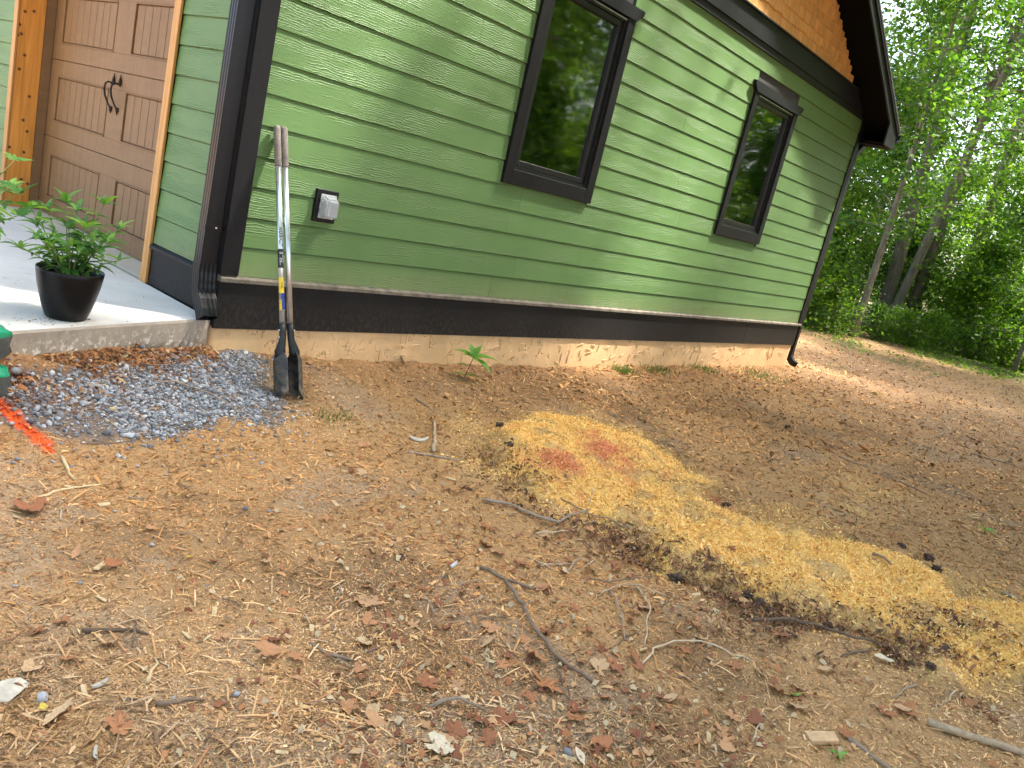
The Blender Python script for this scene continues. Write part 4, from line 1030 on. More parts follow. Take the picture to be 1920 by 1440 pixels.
x = g.uniform(gp_[:, 0].min()-.1, gp_[:, 0].max()+.25, 26000); y = g.uniform(gp_[:, 1].min()-.3, gp_[:, 1].max()+.05, 26000)
sdg = poly_sd(x, y, GRAV)+.24*(fbm(x, y, 3.5, 5, 4)-.5)
dens = np.where(sdg < 0, .25+.75*smoothstep(-.02, -.12, sdg), .085*np.exp(-sdg/.10))
dens *= 0.42+0.58*smoothstep(.38, .52, fbm(x, y, 2.6, 7, 3)+.22*smoothstep(-.9, -.2, x))
keep = (g.random(len(x)) < dens) & (y < edge_y(x)-.015) & (x > -2.0); x, y = x[keep], y[keep]
s = np.clip(g.lognormal(math.log(.0190), .34, len(x)), .009, .05); order = np.argsort(-s); big, small = order[:240], order[240:]
GC = np.array([[0.18, 0.183, 0.19], [0.27, 0.274, 0.285], [0.36, 0.363, 0.37], [0.47, 0.468, 0.465], [0.40, 0.31, 0.22], [0.64, 0.61, 0.56]])
cols = GC[g.choice(6, len(small), p=[.18, .33, .27, .13, .05, .04])]*g.uniform(.85, 1.15, (len(small), 1))
pm = masks(x[small], y[small])[4]; cols = mixn(cols, .9*pm, (0.80, 0.12, 0.02))
tag(link('gravel', stones_mesh(x[small], y[small], H(x[small], y[small]), s[small], cols, g), M['gravel']), 'loose blue grey crushed gravel spread before the slab', 'gravel', kind='stuff')
STM = [stones_mesh(np.zeros(1), np.zeros(1), np.zeros(1), np.ones(1), np.array([[.15, .16, .2]]), np.random.default_rng(300+i)) for i in range(8)]
for m_ in STM: m_.materials.append(M['stone'])
def stone(px, py, pz, s, i, label, group):
    o = link('gravel_stone', STM[i % 8]); o.location = (px, py, pz); o.scale = (s, s, s); o.rotation_euler = (0, 0, i*1.7)
    return tag(o, label, 'stone', group)
for i, k in enumerate(big):
    stone(x[k], y[k], H1(x[k], y[k]), s[k]*1.05, i, 'blue grey crushed stone in the gravel patch beside the slab', 'larger stones of the gravel patch')
STRAY = [(408, 845), (442, 845), (163, 858), (185, 857), (383, 875), (258, 875), (305, 875), (310, 892), (470, 855), (225, 850), (118, 865), (140, 845), (25, 868), (32, 862), (215, 960), (285, 1023), (80, 1315), (442, 1305), (237, 1312), (325, 1312), (150, 1095), (28, 1100), (460, 955), (830, 1083), (630, 765), (650, 770), (665, 762), (1063, 1416), (610, 1365), (505, 960), (490, 870), (388, 1100), (272, 838), (330, 848), (530, 905)]
for i, (px, py) in enumerate(STRAY):
    p = gp(px, py); big_ = {(80, 1315): .045, (442, 1305): .038, (1063, 1416): .05, (285, 1023): .03}.get((px, py), random.uniform(.018, .030))
    stone(p.x, p.y, p.z, big_, i+3, 'stray grey stone lying on wood chips outside the gravel', 'stray stones on the chips')
for px, py, s_, lb in ((268, 658, .075, 'dark rounded stone tucked under the slab edge'), (345, 668, .06, 'grey stone under the broken slab corner'), (30, 700, .085, 'pale cracked stone beside the stacked green bags')):
    p = gp(px, py); stone(p.x, p.y, p.z, s_, int(s_*1000), lb, None)

# ------------------------------------------------------------------ fallen leaves
def lobed_leaf(seed, lobes=5, pts=30, depth=.45):
    rr = random.Random(seed); V = [(0, 0, 0)]; 
    for i in range(pts):
        a = 2*math.pi*i/pts; f = abs(math.cos(lobes*a/2))**.8
        r = .5*((1-depth)+depth*f)*(1+.12*rr.uniform(-1, 1))*(1.12 if abs(a-math.pi) > .3 else .6)
        xx, yy = r*math.cos(a), r*math.sin(a)*.9
        V.append((xx, yy, 0.55*yy*yy*rr.uniform(.5, 1.5)+0.25*xx*xx+.05*rr.uniform(-1, 1)))
    return me_py('fallen_leaf', V, [(0, i+1, (i+1) % pts+1) for i in range(pts)], True)
def oval_leaf(seed, pts=9, ratio=.42, curl=.6):
    rr = random.Random(seed); V, Fs = [], []
    for i in range(pts):
        t = i/(pts-1); w = ratio*math.sin(math.pi*t**.85)*.5*(1+.1*rr.uniform(-1, 1))+.004
        zc = curl*(t-.5)**2*.5+.03*rr.uniform(-1, 1)
        V += [(t-.5, -w, zc+w*.5), (t-.5, 0, zc), (t-.5, w, zc+w*.5)]
        if i: b = (i-1)*3; Fs += [(b, b+3, b+4, b+1), (b+1, b+4, b+5, b+2)]
    return me_py('fallen_leaf', V, Fs, True)
LEAFM = [lobed_leaf(1), lobed_leaf(2, 5, 30, .55), lobed_leaf(3, 3, 26, .4), oval_leaf(4), oval_leaf(5, 9, .5, 1.1), lobed_leaf(6, 4, 24, .3)]
for m_ in LEAFM: m_.materials.append(M['deadleaf'])
rl = random.Random(17)
def fleaf(px, py, size, mi, label, group=None, material=None, tilt=.25, name='fallen_leaf', rz=None):
    p = gp(px, py); me = LEAFM[mi]
    if material: me = me.copy(); me.materials[0] = material
    o = link(name, me); o.location = (p.x, p.y, p.z+.006+size*.05); o.scale = (size, size, size)
    o.rotation_euler = (rl.gauss(0, tilt), rl.gauss(0, tilt), rl.uniform(0, 6.28) if rz is None else rz)
    return tag(o, label, 'leaf', group)
ZONES = [((640, 1060, 1220, 1425), 52, .035, .075), ((1180, 1000, 1430, 1430), 30, .035, .07), ((840, 960, 1180, 1090), 24, .03, .06), ((1430, 1180, 1900, 1430), 14, .045, .08), ((20, 900, 640, 1420), 20, .03, .06), ((560, 700, 1000, 900), 9, .03, .06), ((1300, 720, 1900, 1000), 10, .04, .07)]
for (x0, y0, x1, y1), n, s0, s1 in ZONES:
    for _ in range(n):
        a_ = (rl.uniform(x0, x1), rl.uniform(y0, y1), rl.uniform(s0, s1)); mi_ = rl.choice((0, 0, 1, 1, 2, 3, 4, 5))
        if mi_ in (3, 4): fleaf(*a_, mi_, 'narrow oval brown dead leaf lying among the wood chips', 'oval dead leaves on the chips')
        else: fleaf(*a_, mi_, 'lobed rust brown dead leaf lying among the wood chips', 'lobed dead leaves on the chips')
for px, py, s_, mi, lb in ((1020, 1290, .11, 1, 'large orange brown star shaped leaf beside the long dark stick'), (1005, 1235, .10, 0, 'broad salmon brown leaf tucked under the long dark stick'), (210, 1063, .075, 4, 'red brown leaf touching the pale wood strip'), (690, 1135, .10, 0, 'crumpled brown oak leaf on bare sandy dirt'), (500, 1225, .08, 2, 'faded red leaf near a short bent stick'), (1690, 1335, .075, 4, 'folded rust leaf between the block and the pale log'), (1815, 1325, .085, 4, 'tan rolled up leaf above the pale log'), (1490, 1330, .085, 2, 'red brown leaf above the tan wooden block'), (110, 1345, .10, 3, 'faded red leaf below the two tone pebble')):
    fleaf(px, py, s_, mi, lb)
fleaf(1655, 1241, .105, 3, 'cream dead leaf lying below the long curved stick', None, M['paleleaf'], .08, rz=-.7)
fleaf(230, 668, .075, 0, 'pale yellow star shaped leaf by the slab edge', None, M['paleleaf'], .2)
fleaf(820, 1405, .085, 2, 'pale tan leaf near the bottom of the leaf litter', None, M['paleleaf'], .2)
fleaf(1085, 1425, .07, 3, 'pale oval leaf beside an orange brown leaf', None, M['paleleaf'], .2)
fleaf(355, 1048, .035, 3, 'small bright yellow leaf on sandy dirt', None, M['yellowleaf'], .15)
fleaf(56, 806, .03, 3, 'small yellow leaf beside the orange paint streak', None, M['yellowleaf'], .15)
fleaf(79, 1330, .024, 5, 'tiny round yellow leaf against a dark pebble', None, M['yellowleaf'], .1)
fleaf(60, 955, .11, 2, 'grey brown shrivelled leaf at the end of a pale splinter', None, None, .3)
# crumbs of dead leaf, too many to count
x, y, r, g = sample_view(5200, 1.8, 6.5, .8, 83, -6, 60)
l = g.uniform(.010, .030, len(x)); cc = np.array([[0.40, 0.17, 0.07], [0.26, 0.10, 0.05], [0.50, 0.28, 0.13], [0.48, 0.36, 0.21]])[g.choice(4, len(x))]*g.uniform(.75, 1.2, (len(x), 1))
px_ = np.array([((np.dot(np.array([a, b, 0])-CAM, RX))/np.dot(np.array([a, b, 0])-CAM, FX)) for a, b in zip(x, y)])*F_PX+960
wgt = np.where((px_ > 640) & (px_ < 1480), .9, .28)*smoothstep(5.5, 3.2, r)*(1-masks(x, y)[0]*.95)
keep = g.random(len(x)) < wgt
tag(link('leaf_crumbs', chip_mesh('leaf_crumbs', x[keep], y[keep], H(x[keep], y[keep]), l[keep], l[keep]*g.uniform(.4, .9, keep.sum()), cc[keep], g, .35, .5, .004), M['chips']), 'crumbled brown leaf litter between the whole leaves', 'leaf litter', kind='stuff')

# ------------------------------------------------------------------ sticks
rk = random.Random(29)
def stick(pix, dia, label, group=None, m='twig', name='stick', lift=0.0, taper=.65, jit=.004, ends=None):
    dia *= .85; P = [gp(*q) for q in pix]; pts = []
    for a, b in zip(P, P[1:]):
        n = max(2, int((b-a).length/.035))
        for i in range(n): pts.append(a.lerp(b, i/n))
    pts.append(P[-1]); out_ = []
    for i, p in enumerate(pts):
        t = i/max(1, len(pts)-1); zz = max(H1(p.x, p.y), p.z)+dia*.42+lift*math.sin(math.pi*t)
        if ends: zz += ends[0]*(1-t)+ends[1]*t
        out_.append((p.x+rk.gauss(0, jit), p.y+rk.gauss(0, jit), zz+rk.gauss(0, jit*.4)))
    rad = [dia/2*(1-(1-taper)*i/max(1, len(out_)-1))*rk.uniform(.88, 1.12) for i in range(len(out_))]
    o = link(name, tube_me(name, out_, rad, 7, True, .15, len(out_)), M[m])
    return tag(o, label, 'stick', group)
stick([(905, 938), (955, 950), (1000, 972), (1045, 985), (1078, 968), (1103, 958)], .020, 'dark bent branch with an upturned end by the sawdust heap', lift=.012)
stick([(1050, 936), (1100, 965), (1140, 980), (1192, 996)], .011, 'thin grey branch crossing the end of the bent branch', lift=.008)
stick([(1000, 1000), (1062, 999), (1095, 985), (1122, 977)], .008, 'pale thin twig under the crossed branches', m='twig_pale', lift=.006)
stick([(1103, 957), (1103, 948)], .006, 'short white twig standing up from the crossed branches', m='twig_pale', ends=(.0, .10), jit=.001)
stick([(812, 850), (814, 820), (813, 790)], .026, 'short thick whitish stick pointing at the garage wall', m='twig_pale', lift=.01)
stick([(780, 748), (800, 762), (815, 775)], .012, 'dark twig leading to the thick whitish stick')
stick([(765, 852), (810, 856), (872, 866)], .016, 'charred dark stick below the thick whitish stick')
stick([(158, 1185), (215, 1184), (278, 1190)], .015, 'dark straight stick ending at a grey stone')
stick([(290, 1323), (335, 1319), (381, 1315)], .016, 'short grey stick with a pale broken end')
stick([(580, 1206), (612, 1226), (668, 1243)], .014, 'short bent dark stick on bare dirt')
stick([(900, 1068), (945, 1088), (985, 1103), (1012, 1107)], .018, 'thick dark stick end above the long leaning stick')
stick([(948, 1092), (975, 1135), (1000, 1185), (1035, 1225), (1075, 1262), (1112, 1280)], .019, 'long dark stick running through the leaf litter', lift=.012)
stick([(803, 1330), (855, 1322), (910, 1336)], .016, 'arched brown stick at the bottom of the litter', lift=.02)
stick([(1403, 1166), (1470, 1168), (1540, 1186), (1600, 1204), (1670, 1219)], .019, 'long pale brown stick lying along the sawdust heap', lift=.02)
stick([(1575, 1231), (1612, 1224), (1652, 1221)], .012, 'short grey stick beside the cream leaf')
stick([(1203, 1250), (1228, 1222), (1262, 1210), (1330, 1214), (1372, 1232), (1412, 1241)], .010, 'pale hooked twig arching over brown leaves', m='twig_pale', lift=.02)
stick([(1738, 1360), (1800, 1382), (1860, 1400), (1945, 1425)], .034, 'stout pale peeled branch lying alone on the chips', m='twig_pale', name='branch', lift=.006, taper=.9)
stick([(1588, 1388), (1625, 1412), (1668, 1445)], .022, 'flat grey weathered stick beside the tan block')
stick([(1636, 1040), (1655, 1050), (1672, 1060)], .020, 'stub of dark branch stuck in the sawdust heap', lift=.01)
stick([(1525, 1080), (1548, 1092), (1570, 1104)], .015, 'short grey stick lying on the yellow sawdust')
stick([(1876, 1112), (1900, 1126), (1940, 1146)], .022, 'broken branch at the far end of the sawdust heap')
stick([(1572, 856), (1600, 868), (1626, 877)], .018, 'thin dark stick on the open dirt beyond the sawdust')
stick([(1640, 888), (1690, 905), (1738, 927)], .016, 'dark stick with a fork on the far open dirt')
stick([(1822, 852), (1860, 862), (1905, 874)], .020, 'dark branch tip at the edge of the far dirt')
stick([(285, 714), (330, 719), (380, 737), (420, 757), (445, 780), (438, 797), (415, 822)], .011, 'long hooked twig lying across the gravel', lift=.012)
stick([(252, 683), (300, 686), (345, 690)], .008, 'thin red brown twig lying on the gravel by the slab')
stick([(150, 832), (230, 830), (300, 820)], .008, 'thin dark twig along the lower gravel edge')
stick([(735, 664), (745, 672), (757, 683)], .024, 'broken dark stick leaning by the tan foundation', lift=.01, ends=(.05, 0))
stick([(68, 935), (120, 920), (188, 911)], .014, 'long pale splinter pointing at a shrivelled leaf', m='splinter')
stick([(117, 862), (127, 882), (138, 902)], .018, 'split pale wood splinter below the orange paint', m='splinter')
stick([(278, 1283), (287, 1260), (291, 1235)], .014, 'narrow tan splinter standing alone on dark chips', m='splinter')
stick([(1140, 1105), (1160, 1150), (1170, 1200)], .010, 'thin twig in the tangle of roots and leaves', lift=.02)
stick([(1190, 1100), (1215, 1150), (1205, 1215)], .010, 'curved root in the tangle beside brown leaves', m='twig_pale', lift=.03)
stick([(1090, 1085), (1140, 1100), (1200, 1095), (1230, 1080)], .009, 'wiry root arching above the tangle', lift=.03)
stick([(1120, 1120), (1180, 1105), (1250, 1120)], .008, 'pale wiry root crossing the tangle', m='twig_pale', lift=.025)
stick([(1400, 905), (1440, 918)], .012, 'short pale stick beyond the red stained sawdust', m='twig_pale')
for i in range(62):
    zx = rk.choice(((620, 1000, 1440, 1430),)*3+((0, 860, 640, 1430),)*2+((1300, 730, 1900, 1000), (1420, 1150, 1900, 1430), (850, 880, 1250, 1080)))
    px, py = rk.uniform(zx[0], zx[2]), rk.uniform(zx[1], zx[3]); a = rk.uniform(0, 6.28); ln = rk.uniform(22, 75)*(py/1100)
    dx, dy = math.cos(a)*ln/2, math.sin(a)*ln*.30
    mt_ = rk.choice(('twig', 'twig', 'twig_pale'))
    stick([(px-dx, py-dy), (px+rk.uniform(-4, 4), py+rk.uniform(-4, 4)), (px+dx, py+dy)], rk.uniform(.004, .010), ('thin dark twig' if mt_ == 'twig' else 'thin pale tan twig')+' dropped on the chip covered ground', ('dark' if mt_ == 'twig' else 'pale')+' twigs on the ground', mt_, name='twig', lift=rk.uniform(0, .012))
# split wood chips large enough to pick up
def slab_chip(px, py, l, w, t, rz, label, m='splinter', name='wood_scrap', cat='wood scrap', group=None, tilt=.08):
    p = gp(px, py); bm = bmesh.new(); bm_box(bm, -l/2, l/2, -w/2, w/2, 0, t)
    for v in bm.verts: v.co += Vector((rk.gauss(0, l*.03), rk.gauss(0, w*.05), rk.gauss(0, t*.06)))
    bmesh.ops.bevel(bm, geom=list(bm.edges), offset=min(t, w)*.12, segments=1, affect='EDGES')
    me = bpy.data.meshes.new(name); bm.to_mesh(me); bm.free()
    o = link(name, me, M[m]); o.location = (p.x, p.y, p.z+.003); o.rotation_euler = (rk.gauss(0, tilt), rk.gauss(0, tilt), rz)
    return tag(o, label, cat, group)
slab_chip(190, 1063, .078, .020, .007, .75, 'pale flat wood strip touching a red brown leaf')
slab_chip(1540, 1390, .095, .048, .018, -.75, 'tan rectangular wooden block on the chips', 'block', 'wooden_block', 'block')
slab_chip(628, 946, .060, .018, .006, 1.3, 'pale narrow wood chip on sandy dirt')
slab_chip(195, 948, .040, .016, .006, .0, 'small pale wood chip below a long splinter')
slab_chip(210, 768, .045, .022, .008, 1.3, 'tan rectangular wood chip lying on the gravel')
slab_chip(240, 818, .050, .034, .010, -.9, 'white flat scrap at the lower gravel edge', 'white', 'white_scrap', 'scrap')
slab_chip(845, 900, .050, .020, .007, -.9, 'pale split chip near the dark thin stick')
slab_chip(870, 1310, .034, .014, .005, -.5, 'white sliver of wood in the leaf litter')
slab_chip(1830, 968, .11, .018, .006, -.5, 'long pale splinter beside a small green sprig')
for i in range(46):
    px, py = rk.uniform(20, 1890), rk.uniform(860, 1425)
    slab_chip(px, py, rk.uniform(.025, .05), rk.uniform(.008, .016), .004, rk.uniform(0, 3.1), 'pale wood chip, larger than the bits around it', name='wood_chip', cat='wood chip', group='large pale wood chips', tilt=.2)
# scraps of litter and seed balls
p = gp(14, 1300); o = link('paper_scrap', me_py('paper_scrap', [(-.045, -.03, 0), (.0, -.034, .006), (.045, -.028, .002), (-.048, .0, .008), (0, .002, .014), (.05, .004, .006), (-.04, .034, .002), (.005, .036, .010), (.04, .03, .0)], [(0, 1, 4, 3), (1, 2, 5, 4), (3, 4, 7, 6), (4, 5, 8, 7)], True), M['paper'])
o.location = (p.x, p.y, p.z+.008); o.rotation_euler = (0, 0, .6); tag(o, 'dirty white paper scrap on the wood chips', 'paper')
def curl_scrap(px, py, s, label, m='white', rz=0.3):
    p = gp(px, py); V, Fs = [], []
    for i in range(10):
        a = -1.3+2.6*i/9; V += [(math.sin(a)*s, -s*.28*(1-.4*abs(a)/1.3), s*.55*(1-math.cos(a))), (math.sin(a)*s*1.05, s*.28*(1-.4*abs(a)/1.3), s*.6*(1-math.cos(a))+.004)]
        if i: Fs.append((2*i-2, 2*i, 2*i+1, 2*i-1))
    o = link('plastic_scrap', me_py('plastic_scrap', V, Fs, True), M[m]); o.location = (p.x, p.y, p.z+.006); o.rotation_euler = (.3, 0, rz)
    sm_ = o.modifiers.new('t', 'SOLIDIFY'); sm_.thickness = .002
    return tag(o, label, 'scrap')
curl_scrap(783, 826, .055, 'curled white scrap beside the thick whitish stick', 'paper', -.6)
curl_scrap(848, 1064, .028, 'small white curled scrap in the leaf litter')
curl_scrap(185, 1288, .024, 'pale crumpled scrap left of a tan splinter', 'paper', .2)
curl_scrap(178, 1420, .022, 'tiny white scrap on dark chips', 'paper', 1.2)
def seed_ball(px, py, s, label, name='clod', cat='clod'):
    p = gp(px, py); bm = bmesh.new(); bmesh.ops.create_icosphere(bm, subdivisions=3, radius=s); sd_ = rk.uniform(0, 50)
    for v in bm.verts:
        d = v.co.normalized(); k = 1+.35*math.sin(d.x*5+sd_)*math.sin(d.y*4+sd_*2)+.25*math.sin(d.z*7+d.x*6+sd_)+rk.uniform(-.10, .10)
        v.co = Vector((v.co.x*k*1.25, v.co.y*k, v.co.z*k*(.6 if name == 'clod' else .95)))
    me = bpy.data.meshes.new(name); bm.to_mesh(me); bm.free()
    o = link(name, me, M['cone']); o.location = (p.x, p.y, p.z+s*.3); o.rotation_euler = (0, 0, rk.uniform(0, 6)); return tag(o, label, cat)
seed_ball(750, 1046, .013, 'dark round spiky seed ball on open chips', 'seed_ball', 'seed ball')
seed_ball(1478, 803, .030, 'dark brown clod on the open dirt towards the wood')
seed_ball(938, 800, .026, 'dark clod at the corner of the sawdust heap')
seed_ball(955, 835, .024, 'dark clod half buried at the sawdust edge')
seed_ball(1362, 948, .020, 'dark clod beside the small red stain')
seed_ball(1740, 1048, .030, 'dark earthy clod above the far sawdust')
seed_ball(1755, 1068, .026, 'dark clod touching the far sawdust edge')
seed_ball(1690, 1025, .022, 'small dark clod on the dirt above the sawdust')

for px, py in ((1115, 985), (1190, 1030), (1265, 1085), (1425, 1135), (1445, 1150), (1500, 1165), (1575, 1180), (1755, 1190), (1775, 1215), (1800, 1175), (1745, 1250), (1400, 1118)):
    seed_ball(px, py, rk.uniform(.012, .026), 'dark soil lump along the near edge of the sawdust heap')['group'] = 'soil lumps along the heap'
# ------------------------------------------------------------------ post hole digger leaning on the wall
B = gp(541, 744); B.z += .0
T = Vector((0.195, -0.046, 1.553)); wv = (T-B).normalized(); uv = (Vector((1, -0.18, 0))-wv*wv.dot(Vector((1, -0.18, 0)))).normalized(); vv = wv.cross(uv)
LEN = (T-B).length
dig = tag(empty('post_hole_digger'), 'post hole digger with grey grips and black blades leaning on green wall', 'digger')
dig.matrix_world = Matrix(((uv.x, vv.x, wv.x, B.x), (uv.y, vv.y, wv.y, B.y), (uv.z, vv.z, wv.z, B.z), (0, 0, 0, 1)))
def blade_me(sgn):
    V, Fs = [], []; na, nz = 15, 18; c0 = sgn*0.018
    for j in range(nz+1):
        t = j/nz; z = -0.02+0.295*t
        half = 1.22*(1.0 if t < .80 else 1-.72*((t-.80)/.20)**1.5)
        R = 0.074*(1 if t < .8 else 1-.30*((t-.8)/.2))
        for i in range(na+1):
            a = (i/na*2-1)*half
            zz = z+(0.055*(a/1.22)**2*(1-t)**2 if True else 0)
            V.append((c0+sgn*(R*math.cos(a)-.012-.02*(t > .8)*(t-.8)/.2), R*math.sin(a)*1.05, zz))
    for j in range(nz):
        for i in range(na):
            a = j*(na+1)+i; Fs.append((a, a+1, a+na+2, a+na+1))
    return me_py('blade', V, Fs, True)
for sgn in (-1, 1):
    bl = link('blade', blade_me(sgn), M['blade_dirt'], dig)
    s_ = bl.modifiers.new('t', 'SOLIDIFY'); s_.thickness = .004; s_.offset = 0
    xb = sgn*0.024
    soc = link('socket', tube_me('socket', [(sgn*.046, 0, .225), (sgn*.044, 0, .262), (sgn*.036, 0, .295), (xb+sgn*.004, 0, .325), (xb, 0, .37), (xb, 0, .425)], [.030, .032, .026, .0205, .0200, .0195], 14), M['blade'], bl)
    for zz in (.345, .385):
        link('bolt', tube_me('bolt', [(sgn*.040, 0, zz), (sgn*.052, 0, zz)], [.0065, .006], 8), M['bright'], bl)
    xt = sgn*0.0215
    pole = link('pole', tube_me('pole', [(xb, 0, .41), (xb*.5+xt*.5, 0, .9), (xt, 0, LEN-.20)], [.0165, .0165, .0165], 18), M['steel'], dig)
    link('grip', tube_me('grip', [(xt, 0, LEN-.235), (xt, 0, LEN-.228), (xt, 0, LEN-.02), (xt, 0, LEN-.006), (xt, 0, LEN)], [.0178, .0203, .0203, .019, .014], 18), M['grip'], dig)
    if sgn < 0:
        def band(name, m, z0, z1, a0, a1, r=.0169):
            V, Fs = [], []
            for j in range(2):
                for i in range(13):
                    a = a0+(a1-a0)*i/12; V.append((xb*.6+xt*.4+r*math.cos(a), r*math.sin(a), (z0, z1)[j]))
            for i in range(12): Fs.append((i, i+1, i+14, i+13))
            return link(name, me_py(name, V, Fs, True), M[m], pole)
        # local frame: -v side faces the camera; angles are measured from u towards v
        vw = Vector((CAM[0], CAM[1], CAM[2]))-(B+wv*.8); AC = math.atan2(vw.dot(vv), vw.dot(uv))
        def wrap_text(txt, zc, size, ang, m, r=.0175):
            cu = bpy.data.curves.new('t', 'FONT'); cu.body = txt; cu.size = size; cu.align_x = 'CENTER'; cu.align_y = 'CENTER'; cu.extrude = 0; cu.resolution_u = 2; cu.offset = size*.02
            to = bpy.data.objects.new('t', cu); COL.objects.link(to); dg = bpy.context.evaluated_depsgraph_get()
            me = bpy.data.meshes.new_from_object(to.evaluated_get(dg)); bpy.data.objects.remove(to)
            for v in me.vertices:      # letters run down the tube
                a = ang+v.co.y/r; z = zc-v.co.x
                v.co = (xb*.6+xt*.4+r*math.cos(a), r*math.sin(a), z)
            return link('lettering', me, M[m], pole)
        band('black_band', 'ink', .745, .855, AC-1.35, AC+1.35)
        wrap_text('KOBALT', .925, .030, AC+.25, 'ink'); wrap_text('STEEL', .80, .030, AC+.25, 'white')
        band('yellow_sticker', 'yellow', .600, .690, AC-1.2, AC+.9, .0170)
        band('blue_sticker', 'blue', .505, .600, AC-.2, AC+1.3, .0170); band('yellow_sticker', 'yellow', .500, .560, AC-1.2, AC-.05, .0171)
        wrap_text('STEEL', .645, .014, AC+.2, 'ink', .0176)

# ------------------------------------------------------------------ potted plants on the slab
def lance_leaf(seed, wid=.26, droop=.35, n=8, teeth=0.0):
    rr = random.Random(seed); V, Fs = [], []
    for i in range(n+1):
        t = i/n; w = wid*.5*math.sin(math.pi*min(1, t**.75))*(1-.15*t)+.002
        if teeth: w *= 1+teeth*(1 if i % 2 else -1)*(0 if i in (0, n) else 1)
        z = .10*math.sin(math.pi*t*.6)-droop*t*t*.6
        V += [(t, -w, z+w*.45), (t, 0, z), (t, w, z+w*.45)]
        if i: b = (i-1)*3; Fs += [(b, b+3, b+4, b+1), (b+1, b+4, b+5, b+2)]
    return me_py('leaf', V, Fs, True)
def maple_like(seed):
    out_ = [(0, 0)]; lob = [(-1.25, .45), (-.62, .72), (0, 1.0), (.62, .72), (1.25, .45)]
    V = [(0, 0, 0)]
    for k, (a, r) in enumerate(lob):
        for da, f in ((-.31, .50), (-.24, .72), (-.17, .68), (-.10, .88), (0, 1), (.10, .88), (.17, .68), (.24, .72), (.31, .50)):
            rr = r*f; V.append((rr*math.cos(a+da), rr*math.sin(a+da), -.25*rr*rr+.06*abs(math.sin(a+da))))
    n = len(V)-1
    return me_py('leaf', V, [(0, i, i+1) for i in range(1, n)], True)
LANCE = [lance_leaf(1), lance_leaf(2, .32, .55), lance_leaf(3, .24, .15), lance_leaf(4, .36, .3, 10, .10)]
for m_ in LANCE: m_.materials.append(M['plantleaf'])
MAPLE = maple_like(1); MAPLE.materials.append(M['plantleaf'])
POTP = [(0.0, 0.0), (.088, 0.0), (.096, .006), (.112, .05), (.130, .11), (.144, .17), (.152, .22), (.1555, .247), (.153, .252), (.147, .246), (.143, .20), (.140, .185)]
def pot_plant(cx, cy, label, stems, seed, lobed=False, name='potted_plant'):
    e = tag(empty(name, (cx, cy, SLAB_Z)), label, 'potted plant', 'pots on the slab'); rr = random.Random(seed)
    link('pot', lathe_me('pot', POTP, 48, (0, 0, .001)), M['pot'], e)
    bm = bmesh.new(); bmesh.ops.create_grid(bm, x_segments=16, y_segments=16, size=.1)
    for v in bm.verts:
        x, y = v.co.x, v.co.y; k = max(abs(x), abs(y))/max(1e-6, math.hypot(x, y)); v.co = Vector((x*k*1.43, y*k*1.43, .200+rr.uniform(-.008, .012)))
    me = bpy.data.meshes.new('soil'); bm.to_mesh(me); bm.free(); link('soil', me, M['soil'], e)
    for (az, ln, lean) in stems:
        ln *= 1.15
        r0 = rr.uniform(.005, .04); p = Vector((r0*math.cos(az), r0*math.sin(az), .195)); pts = [p.copy()]
        el = math.pi/2-lean*.5
        for s in range(7):
            el -= lean*.09; p = p+Vector((math.cos(az)*math.cos(el), math.sin(az)*math.cos(el), math.sin(el)))*ln/7; pts.append(p.copy())
        st = link('stem', tube_me('stem', pts, [.0042-.0003*i for i in range(8)], 6), M['stem'], e)
        def add_leaf(q, a, elv, size, me_):
            o = link('leaf', me_, None, st); o.location = q; o.scale = (size,)*3; o.rotation_euler = (rr.gauss(0, .3), -elv, a)
        for k in range(2, 8):
            q = pts[k]; nl = (3 if not lobed else 1) if k < 7 else 0
            for h in range(nl):
                if lobed:
                    if h == 0: add_leaf(q, az+k*2.4+rr.uniform(-.4, .4), rr.uniform(-.5, .1), rr.uniform(.085, .125), MAPLE)
                elif rr.random() < .85:
                    add_leaf(q, k*1.57+h*2.1+rr.uniform(-.6, .6)+az, rr.uniform(-.35, .35), rr.uniform(.065, .105), rr.choice(LANCE))
        for h in range(6 if not lobed else 3):
            add_leaf(pts[-1], h*1.05+rr.uniform(-.2, .2), rr.uniform(.1, .9), rr.uniform(.065, .12), MAPLE if lobed else rr.choice(LANCE[:3]))
    return e
PC = (-0.875, -0.085)
pot_plant(PC[0], PC[1], 'black pot of bushy narrow leaved green plant by the garage door',
          [(1.2, .30, .25), (2.9, .32, .55), (2.5, .24, .6), (4.2, .20, .7), (0.6, .20, .6), (5.8, .22, .5), (3.3, .17, .5), (1.5, .22, .4), (3.6, .26, .85), (.2, .31, .75), (-.3, .20, 1.1), (4.6, .28, .5), (2.2, .30, .5), (5.4, .24, .7), (3.1, .22, 1.15), (.9, .24, .5), (1.9, .33, .2), (0.1, .36, .35)], 5)
pot_plant(-1.40, .075, 'black pot of lobed leaf plant only half in view',
          [(-.15, .42, .75), (-.5, .36, .9), (.1, .52, .55), (.4, .44, .8), (2.0, .35, .5), (3.4, .35, .6), (-.9, .30, .8)], 12, True)

